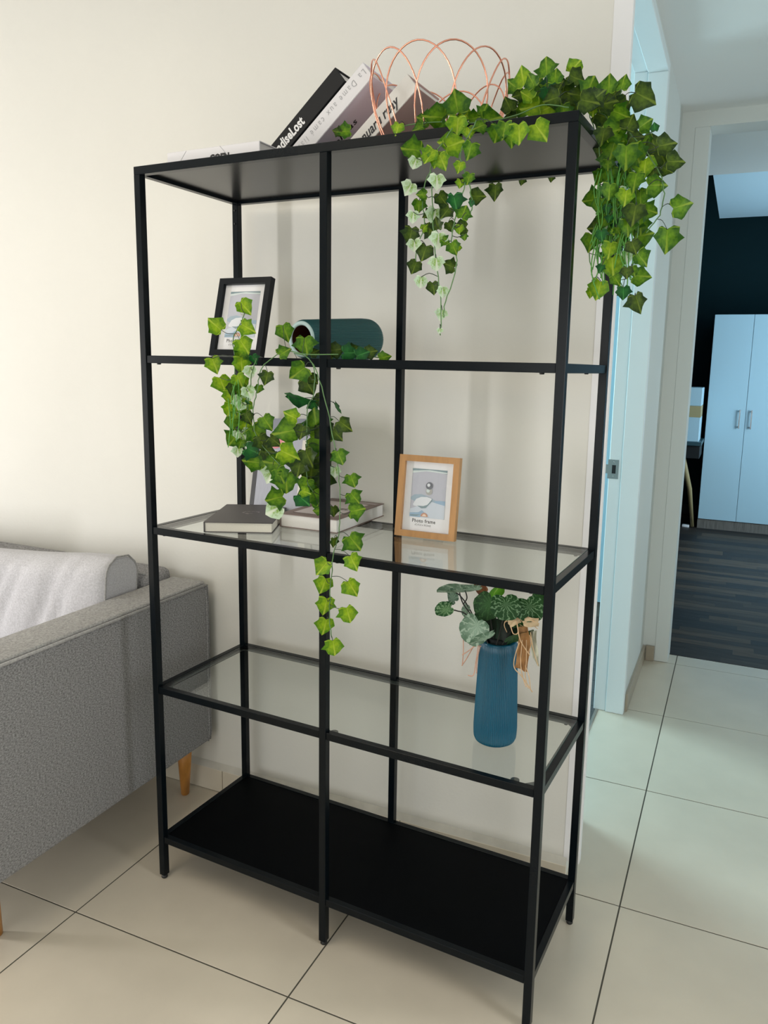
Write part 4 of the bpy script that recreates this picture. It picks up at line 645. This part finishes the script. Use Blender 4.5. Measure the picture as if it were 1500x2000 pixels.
VINES = {'garlandA':[[(0.64,-0.0052,1.7672),(0.6723,-0.007,1.7709),(0.7352,-0.0104,1.7692),(0.8059,-0.0143,1.7595),(0.8731,-0.018,1.7621),(0.9279,-0.021,1.7747),(0.9731,-0.0235,1.7652)],[(0.7806,-0.063,1.7398),(0.7425,-0.0609,1.6926),(0.7417,-0.0609,1.6494),(0.7452,-0.0611,1.5965),(0.7518,-0.0614,1.543),(0.7585,-0.0618,1.489),(0.7673,-0.0623,1.4345),(0.7657,-0.0622,1.3842)],[(0.8236,-0.0654,1.7475),(0.7967,-0.0639,1.696),(0.8055,-0.0644,1.6656),(0.8036,-0.0643,1.6359),(0.7904,-0.0635,1.5937),(0.7838,-0.0632,1.5503),(0.7953,-0.0638,1.5057),(0.7752,-0.0627,1.4435),(0.7719,-0.0625,1.4162)],[(0.8024,-0.0642,1.6701),(0.8163,-0.065,1.6349),(0.8211,-0.0652,1.6089),(0.8178,-0.0651,1.5919)],[(0.7357,-0.0505,1.6783),(0.7194,-0.0496,1.6356),(0.726,-0.05,1.5817),(0.7113,-0.0492,1.5464),(0.7088,-0.049,1.5192)]],'garlandB':[[(0.8352,0.0742,1.7996),(0.8836,0.0715,1.8248),(0.9318,0.0689,1.8231),(0.9794,0.0663,1.8085),(1.0265,0.0637,1.7814)],[(0.8974,0.1008,1.828),(0.9545,0.0977,1.8121),(1.0124,0.0945,1.7833),(1.0376,0.0931,1.7484),(1.0534,0.0922,1.6875),(1.0559,0.0921,1.6077),(1.056,0.0921,1.5357),(1.0643,0.0916,1.4806),(1.0887,0.0903,1.4617)],[(1.0251,0.0738,1.7786),(1.0822,0.0706,1.723),(1.1191,0.0686,1.6703),(1.1294,0.068,1.6354),(1.1242,0.0683,1.5997),(1.1034,0.0694,1.5706)],[(0.9819,0.1062,1.7959),(1.0072,0.1048,1.7207),(1.0109,0.1046,1.6306),(0.9981,0.1053,1.558),(1.0076,0.1048,1.4971)],[(1.034,0.0833,1.7564),(1.0704,0.0813,1.6837),(1.0848,0.0805,1.6041),(1.0851,0.0805,1.5331),(1.0714,0.0812,1.4931)],[(1.018,0.0741,1.7468),(1.0368,0.0731,1.6669),(1.0505,0.0724,1.5956),(1.0447,0.0727,1.5424)],[(1.0411,0.0829,1.8281),(1.0416,0.0829,1.8069),(1.0399,0.083,1.7772)]],'garlandC':[[(0.3261,-0.048,1.4272),(0.3095,-0.0471,1.3982),(0.2942,-0.0462,1.3772),(0.2976,-0.0464,1.3456),(0.2991,-0.0465,1.2924),(0.3046,-0.0468,1.228),(0.3103,-0.0471,1.174),(0.3234,-0.0478,1.142)],[(0.5524,-0.0605,1.3469),(0.4805,-0.0565,1.3459),(0.4309,-0.0538,1.3514),(0.3926,-0.0517,1.3365),(0.3663,-0.0502,1.3131),(0.3565,-0.0497,1.2729),(0.3452,-0.049,1.2299),(0.351,-0.0494,1.1764),(0.3902,-0.0515,1.1358),(0.429,-0.0537,1.0958),(0.4092,-0.0526,1.0615)],[(0.4366,-0.0341,1.3478),(0.4679,-0.0358,1.3411),(0.4852,-0.0367,1.3158),(0.4827,-0.0366,1.2664),(0.4677,-0.0358,1.2345),(0.4676,-0.0358,1.1607),(0.4649,-0.0356,1.0963),(0.4801,-0.0364,1.0653)],[(0.4773,-0.0513,1.3409),(0.5018,-0.0527,1.308),(0.5261,-0.054,1.2378),(0.5446,-0.055,1.1568),(0.5534,-0.0555,1.0952),(0.5562,-0.0557,1.0325),(0.5517,-0.0554,0.9788),(0.5408,-0.0548,0.9343),(0.5349,-0.0545,0.8679),(0.5326,-0.0544,0.8122),(0.5379,-0.0547,0.7627)],[(0.3535,-0.0495,1.3359),(0.3396,-0.0487,1.2935),(0.3304,-0.0482,1.2292),(0.3213,-0.0477,1.1746)],[(0.4815,0.0236,1.3498),(0.5314,0.0208,1.3463),(0.58,0.0181,1.3449),(0.6156,0.0162,1.3414)]]}
BEGONIA = [(0.74,0.0794,0.8149,0.0461,-0.386,-0.4311,2.139,0),(0.7446,0.1092,0.8346,0.0378,1.1446,-0.314,1.3733,1),(0.7632,0.1082,0.8536,0.1049,-0.141,0.1367,1.9515,1),(0.8328,0.0843,0.8364,0.0623,-1.272,-0.4366,2.9121,2),(0.8835,0.0415,0.8563,0.064,-1.6372,0.1615,-3.1336,3),(0.9301,0.0489,0.8568,0.0635,-1.6971,0.3263,-3.1189,3),(0.8161,0.0552,0.7914,0.0703,-1.3536,-0.2755,2.8601,1),(0.8498,0.0133,0.7909,0.066,-0.4938,0.1378,1.897,1),(0.8366,0.1242,0.8527,0.0438,1.92,0.3985,1.1537,4),(0.7972,0.1464,0.848,0.0381,0.5993,-0.4812,1.6645,5),(0.7778,0.1074,0.8123,0.0331,-1.2407,-0.1157,2.2957,1),(0.848,0.1035,0.7844,0.0718,-1.5708,0.0,2.9754,6),(0.8765,0.122,0.7831,0.0611,-1.7882,0.4802,3.0955,6),(0.9021,0.0705,0.7838,0.0737,2.6282,0.5345,1.6911,2),(0.9339,0.1088,0.8575,0.0382,3.1416,1.4227,1.9708,2),(0.9002,0.0706,0.8252,0.0566,-2.1826,0.6678,2.694,2),(0.8064,0.1259,0.7857,0.0556,1.47,-0.1427,1.018,2),(0.7994,0.0862,0.8668,0.0475,-0.1747,0.047,1.9625,1)]
BEG_STEMS = [[(0.8419,0.0939,0.7296),(0.8046,0.0959,0.7913),(0.7738,0.0976,0.8261),(0.7634,0.0982,0.8529)],[(0.8366,0.1042,0.725),(0.7887,0.1068,0.8084),(0.7638,0.1082,0.8388),(0.7515,0.1089,0.8449)],[(0.8391,0.084,0.7383),(0.79,0.0867,0.8033),(0.7625,0.0882,0.8123),(0.7542,0.0887,0.812)],[(0.8537,0.0732,0.739),(0.8633,0.0727,0.78),(0.8725,0.0721,0.826)],[(0.8586,0.0829,0.7364),(0.8877,0.0813,0.7923),(0.919,0.0796,0.8309)],[(0.848,0.0735,0.7379),(0.8294,0.0745,0.7738),(0.8118,0.0755,0.7819)],[(0.8479,0.1035,0.733),(0.8363,0.1042,0.788),(0.8292,0.1046,0.8209)],[(0.8443,0.1238,0.7252),(0.8386,0.1241,0.8051),(0.8346,0.1243,0.8444)],[(0.7703,0.1078,0.8226),(0.7781,0.1074,0.8376),(0.7727,0.1077,0.8551)]]
ROOTS = [[(0.8311,0.0544,0.7562),(0.8175,0.0551,0.7536),(0.8019,0.056,0.7394),(0.7894,0.0567,0.729)],[(0.7871,0.0668,0.758),(0.7881,0.0668,0.7298),(0.7867,0.0669,0.7008)],[(0.8253,0.0547,0.7596),(0.8209,0.055,0.7228),(0.8164,0.0552,0.6901),(0.8038,0.0559,0.6864)],[(0.8256,0.0647,0.7517),(0.8199,0.065,0.7189),(0.8199,0.065,0.6905)],[(0.8074,0.0757,0.7448),(0.7932,0.0765,0.7157),(0.7821,0.0771,0.6962)],[(0.9064,0.0402,0.828),(0.9118,0.0399,0.8042),(0.9023,0.0405,0.7993),(0.8963,0.0408,0.8122)],[(0.9087,0.0401,0.8252),(0.9168,0.0397,0.789),(0.9385,0.0385,0.7607)],[(0.915,0.0398,0.7832),(0.9068,0.0402,0.7491),(0.9078,0.0402,0.7274),(0.9248,0.0392,0.7123),(0.9476,0.038,0.6843)],[(0.9185,0.0496,0.7859),(0.9173,0.0496,0.742),(0.922,0.0494,0.7122),(0.9318,0.0488,0.6878)],[(0.9271,0.0491,0.7875),(0.9291,0.049,0.7444),(0.9285,0.049,0.7114),(0.9363,0.0486,0.6855)],[(0.9329,0.0488,0.7994),(0.9379,0.0485,0.7841),(0.9326,0.0488,0.7614)],[(0.9348,0.0487,0.8051),(0.943,0.0482,0.7689),(0.9541,0.0476,0.7385)],[(0.8761,0.0619,0.8132),(0.8924,0.061,0.8193),(0.9249,0.0592,0.8217),(0.9468,0.058,0.8116)],[(0.8854,0.0514,0.7962),(0.8791,0.0518,0.8136),(0.8948,0.0509,0.8304),(0.9166,0.0497,0.8267)],[(0.9269,0.0491,0.836),(0.9432,0.0482,0.8281),(0.9518,0.0478,0.8264)],[(0.909,0.0601,0.8135),(0.9254,0.0592,0.811),(0.9458,0.0581,0.8308)],[(0.9275,0.0491,0.7331),(0.936,0.0486,0.713),(0.9406,0.0484,0.6864)]]
RIBBONS = [[[(0.9076,0.0502,0.811),(0.911,0.05,0.7845),(0.9074,0.0502,0.7456),(0.9061,0.0503,0.7255)],[(0.9265,0.0542,0.816),(0.9343,0.0537,0.7872),(0.9321,0.0538,0.7432),(0.9312,0.0539,0.7177)]],[[(0.9297,0.069,0.8009),(0.9322,0.0689,0.7708),(0.9403,0.0684,0.7393),(0.9505,0.0679,0.7304)],[(0.9425,0.0683,0.8032),(0.9451,0.0682,0.7732),(0.9496,0.0679,0.7467),(0.9527,0.0677,0.7286)]],[[(0.8841,0.0515,0.8253),(0.8948,0.0509,0.8304),(0.911,0.05,0.8311)],[(0.8915,0.0511,0.8071),(0.901,0.0505,0.8131),(0.9147,0.0498,0.822)]],[[(0.9162,0.0497,0.8341),(0.9322,0.0488,0.8369),(0.9502,0.0478,0.8368)],[(0.9192,0.0495,0.8163),(0.9364,0.0486,0.8162),(0.951,0.0478,0.8198)]]]

def leaf_material(name, edge, mid, transl=.35, vein=(.5, .6, .1), veinw=.02, nsc=30.0, rad=.5, vn=4.0, cy=.32, nz=.5, nsz=6):
    m = bpy.data.materials.new(name); m.use_nodes = True; nt = m.node_tree; b = nt.nodes['Principled BSDF']
    tc = nt.nodes.new('ShaderNodeTexCoord')
    ln_ = nt.nodes.new('ShaderNodeVectorMath'); ln_.operation = 'LENGTH'; nt.links.new(tc.outputs['Object'], ln_.inputs[0])
    n = nt.nodes.new('ShaderNodeTexNoise'); n.inputs['Scale'].default_value = nsz; n.inputs['Detail'].default_value = 4; nt.links.new(tc.outputs['Object'], n.inputs['Vector'])
    ad = nt.nodes.new('ShaderNodeMath'); ad.operation = 'ADD'; nt.links.new(ln_.outputs['Value'], ad.inputs[0])
    mu = nt.nodes.new('ShaderNodeMath'); mu.operation = 'MULTIPLY_ADD'; mu.inputs[1].default_value = nz; mu.inputs[2].default_value = -nz / 2; nt.links.new(n.outputs['Fac'], mu.inputs[0]); nt.links.new(mu.outputs[0], ad.inputs[1])
    r = nt.nodes.new('ShaderNodeValToRGB'); r.color_ramp.elements[0].position = .05; r.color_ramp.elements[1].position = rad
    r.color_ramp.elements[0].color = (*mid, 1); r.color_ramp.elements[1].color = (*edge, 1); nt.links.new(ad.outputs[0], r.inputs[0])
    # radiating veins: angle around the petiole
    sp_ = nt.nodes.new('ShaderNodeSeparateXYZ'); nt.links.new(tc.outputs['Object'], sp_.inputs[0])
    ya = nt.nodes.new('ShaderNodeMath'); ya.operation = 'ADD'; ya.inputs[1].default_value = cy; nt.links.new(sp_.outputs['Y'], ya.inputs[0])
    at = nt.nodes.new('ShaderNodeMath'); at.operation = 'ARCTAN2'; nt.links.new(sp_.outputs['X'], at.inputs[0]); nt.links.new(ya.outputs[0], at.inputs[1])
    ms = nt.nodes.new('ShaderNodeMath'); ms.operation = 'MULTIPLY'; ms.inputs[1].default_value = vn; ds = nt.nodes.new('ShaderNodeMath'); ds.operation = 'MULTIPLY_ADD'; ds.inputs[1].default_value = 1.1 if vn > 6 else .1; nt.links.new(n.outputs['Fac'], ds.inputs[0]); nt.links.new(at.outputs[0], ds.inputs[2]); nt.links.new(ds.outputs[0], ms.inputs[0])
    co = nt.nodes.new('ShaderNodeMath'); co.operation = 'COSINE'; nt.links.new(ms.outputs[0], co.inputs[0])
    gt = nt.nodes.new('ShaderNodeMapRange'); gt.inputs[1].default_value = 1 - veinw * 3; gt.inputs[2].default_value = 1.0; nt.links.new(co.outputs[0], gt.inputs[0])
    vm = nt.nodes.new('ShaderNodeMixRGB'); vm.inputs[2].default_value = (*vein, 1); nt.links.new(gt.outputs[0], vm.inputs[0]); nt.links.new(r.outputs[0], vm.inputs[1])
    nt.links.new(vm.outputs[0], b.inputs['Base Color']); b.inputs['Roughness'].default_value = .5; b.inputs['Specular IOR Level'].default_value = .3
    tr = nt.nodes.new('ShaderNodeBsdfTranslucent'); nt.links.new(vm.outputs[0], tr.inputs[0])
    mx = nt.nodes.new('ShaderNodeMixShader'); mx.inputs[0].default_value = transl
    out = [x for x in nt.nodes if x.type == 'OUTPUT_MATERIAL'][0]
    nt.links.new(b.outputs[0], mx.inputs[1]); nt.links.new(tr.outputs[0], mx.inputs[2]); nt.links.new(mx.outputs[0], out.inputs[0]); return m
LM = [leaf_material('ivy_dark', (.012, .038, .003), (.085, .150, .008), .22, (.15, .22, .02), nz=.9),
      leaf_material('ivy_mid', (.026, .110, .004), (.165, .34, .010), .30, (.27, .40, .03), nz=.9),
      leaf_material('ivy_bright', (.095, .25, .008), (.36, .55, .015), .32, (.48, .62, .06), nz=.9),
      leaf_material('ivy_pale', (.62, .80, .58), (.30, .50, .10), .3, (.80, .88, .72), .10, nz=1.1, nsz=9, rad=.42),
      leaf_material('ivy_deep', (.004, .065, .016), (.02, .17, .025), .25, (.06, .28, .06))]
stem_m = mat('ivy_stem', (.10, .22, .07), .5); stem_d = mat('ivy_petiole_dark', (.035, .055, .035), .5)
OUT = [(0, -.26), (.20, -.40), (.38, -.32), (.43, -.14), (.60, .05), (.42, .17), (.26, .36), (0, .62), (-.26, .36), (-.42, .17), (-.60, .05), (-.43, -.14), (-.38, -.32), (-.20, -.40)]
def leaf_mesh(seed, mi, fold):
    rg = random.Random(seed); mb = MB(); n = len(OUT); vs = []
    for (x, y) in OUT:
        x *= 1 + rg.uniform(-.12, .12); y *= 1 + rg.uniform(-.10, .10); vs.append((x, y, fold * abs(x) + rg.uniform(-.05, .05) - .12 * y * y))
    ring = [(x * .5, y * .5 - .01, z * .35) for x, y, z in vs]
    ctr = (0, -.03, -.03)
    V_ = vs + ring + [ctr]
    F = [(i, (i + 1) % n, n + (i + 1) % n, n + i) for i in range(n)] + [(n + i, n + (i + 1) % n, 2 * n) for i in range(n)]
    mb.add(V_, F, 0, True)
    me = bpy.data.meshes.new('leaf'); me.from_pydata(mb.v, [], mb.f); me.materials.append(LM[mi])
    for p in me.polygons: p.use_smooth = True
    return me
LEAF = {(mi, k): leaf_mesh(mi * 10 + k, mi, (.12, .28, -.10, .38)[k]) for mi in range(5) for k in range(4)}
strand_m = mat('ivy_strand_bright', (.10, .34, .05), .45)
def ivy(label, rows, vines, base, extra=()):
    r = thing('ivy_garland', label, 'ivy', base, 0, 'artificial ivy garlands on the shelving unit'); B = Vector(base)
    paths = [spline(v, 5) for v in vines]; tubes = [MB() for _ in paths]; rg = random.Random(len(rows))
    for p, t in zip(paths, tubes): t.tube([q_ - B + Vector((rg.uniform(-.0015, .0015), rg.uniform(-.001, .001), 0)) for q_ in p], .0011, 5)
    for (x, y, z, s, a, b, c, tone) in rows:
        R_ = Euler((a, b, c)).to_matrix(); P_ = Vector((x, y, z))
        mesh_obj('leaf', LEAF[(min(tone, 4), rg.randrange(4))], r, P_ - B, (a, b, c), (s * 1.04, s * 1.04, s * 1.04))
        pet = P_ + R_ @ Vector((0, -.26 * s, 0))
        best = None
        for i, p in enumerate(paths):
            for q_ in p:
                d = (q_ - pet).length + (.02 if q_.z < pet.z - .01 else 0)
                if best is None or d < best[0]: best = (d, i, q_)
        if best[0] < .085:
            q_ = best[2]; mid = (q_ + pet) / 2 + Vector((0, -.002, .006 if q_.z >= pet.z else -.004))
            tubes[best[1]].tube([k - B for k in spline([q_, mid, pet], 3)], .0007, 4, mi=1)
    for (x0, y0, z0, x1, y1, z1, n_) in extra:
        t = MB()
        for k in range(n_):
            u_ = rg.uniform(-1, 1); a_ = Vector((x0, y0, z0)).lerp(Vector((x1, y1, z1)), rg.uniform(0, .55)) + Vector((u_ * (.030 if n_ > 30 else .014), rg.uniform(-.02, .02), 0))
            ln_ = rg.uniform(.05, .11)
            t.tube([k2 - B for k2 in spline([a_, a_ + Vector((rg.uniform(-.012, .012), rg.uniform(-.006, .006), -ln_ / 2)), a_ + Vector((rg.uniform(-.016, .016), 0, -ln_))], 3)], .0011, 4)
        o_ = t.build('tangled_stems', strand_m, r); o_['kind'] = 'stuff'
    for t in tubes: t.build('stem', [stem_m, stem_d], r)
    return r
ivy('ivy garland along the front of the top shelf with pale-backed strands hanging below it', LEAVES_A, VINES['garlandA'], S(.75, .03, H))
ivy('bushy ivy garland piled on and hanging off the right end of the top shelf', LEAVES_B, VINES['garlandB'], S(.97, .13, H), [(*S(1.03, .14, 1.70), *S(1.04, .15, 1.42), 70)])
ivy('ivy garland hanging from the upper glass shelf in front of the left posts', LEAVES_C, VINES['garlandC'], S(.40, .03, Z4), [(*S(.305, -.03, 1.30), *S(.310, -.03, 1.19), 12)])

# begonia-like stem in the blue vase
GM = [leaf_material('begonia_pale', (.02, .10, .03), (.16, .34, .14), .25, (.34, .52, .30), .22, vn=11, cy=.02, rad=.45, nsz=9), leaf_material('begonia_silver', (.10, .19, .12), (.30, .44, .33), .2, (.40, .53, .42), .2, vn=10, cy=.1, nsz=9),
      leaf_material('begonia_green', (.006, .045, .007), (.025, .10, .020), .2, (.05, .15, .04), .1, vn=12, cy=.05, nsz=9), leaf_material('begonia_veined', (.008, .055, .010), (.02, .075, .02), .2, (.17, .30, .16), .20, rad=.42, vn=13, cy=.0, nsz=9),
      leaf_material('begonia_bright', (.08, .28, .01), (.14, .40, .02), .3, (.3, .5, .08), .05), leaf_material('begonia_rust', (.16, .045, .015), (.26, .09, .03), .2, (.30, .12, .05), .1),
      leaf_material('begonia_dark', (.003, .010, .004), (.006, .022, .010), .1, (.012, .04, .02), .05)]
def round_leaf(mi):
    vs = [(0, -.26, 0)]; n = 22
    for k in range(1, n):
        a = -PI / 2 + 2 * PI * k / n; notch = .16 * math.exp(-((abs(a + PI / 2) if k < n / 2 else abs(a - 3 * PI / 2)) / .35) ** 2)
        rr = .5 - notch + .015 * math.sin(7 * a); vs.append((rr * math.cos(a), .02 + rr * math.sin(a) * .98, .07 * math.sin(a * 3) * .5 + .10 * rr))
    ring = [(x * .55, y * .55, z * .2 - .02) for x, y, z in vs]; V_ = vs + ring + [(0, -.02, -.05)]
    F = [(i, (i + 1) % n, n + (i + 1) % n, n + i) for i in range(n)] + [(n + i, n + (i + 1) % n, 2 * n) for i in range(n)]
    me = bpy.data.meshes.new('leaf'); me.from_pydata(V_, [], F); me.materials.append(GM[mi])
    for p in me.polygons: p.use_smooth = True
    return me
RL = [round_leaf(k) for k in range(7)]
B = S(.847, .150, Z2 + .20)
pl = thing('artificial_begonia', 'artificial begonia stems with round veined leaves and dry raffia in the blue vase', 'plant', B)
for (x, y, z, s, a, b, c, t) in BEGONIA: mesh_obj('leaf', RL[int(t)], pl, Vector((x, y, z)) - B, (a, b, c), (s, s, s))
bst = mat('begonia_stem', (.02, .02, .018), .5)
for p in BEG_STEMS: MB().tube([q_ - B for q_ in spline(p, 5)], .0014, 6).build('stem', bst, pl)
core = MB(); core.tube([(0, 0, -.18), (0, 0, -.05), (0, 0, .03)], [.006, .012, .020], 10); core.build('stem_bundle', dark_in, pl)
raf = mat('raffia_tan', (.62, .42, .24), .7, noise=.2, nscale=60); raf2 = mat('raffia_rose', (.60, .34, .24), .7, noise=.2, nscale=60)
for k, p in enumerate(ROOTS): MB().tube([q_ - B for q_ in spline(p, 5)], .0011 if k < 9 else .0009, 5).build('raffia_strand', raf2 if k < 5 else raf, pl)
rib_m = [mat('ribbon_brown', (.30, .15, .05), .7, noise=.4, nscale=25), mat('ribbon_cream', (.55, .55, .42), .7, noise=.1, nscale=25), mat('ribbon_sand', (.60, .46, .28), .7, noise=.2, nscale=25)]
for k, (a, b) in enumerate(RIBBONS):
    A_ = spline(a, 5); B_ = spline(b, 5); n = min(len(A_), len(B_)); mb = MB(); vs = []; m_ = 5
    for i in range(n):
        for j in range(m_):
            t = j / (m_ - 1); p = A_[i].lerp(B_[i], t) - B; vs.append(p + Vector((0, .004 * math.sin(t * 9 + i * .7), 0)))
    mb.add(vs, [(i * m_ + j, i * m_ + j + 1, (i + 1) * m_ + j + 1, (i + 1) * m_ + j) for i in range(n - 1) for j in range(m_ - 1)], 0, True)
    mb.build('ribbon', rib_m[min(k, 2)], pl)
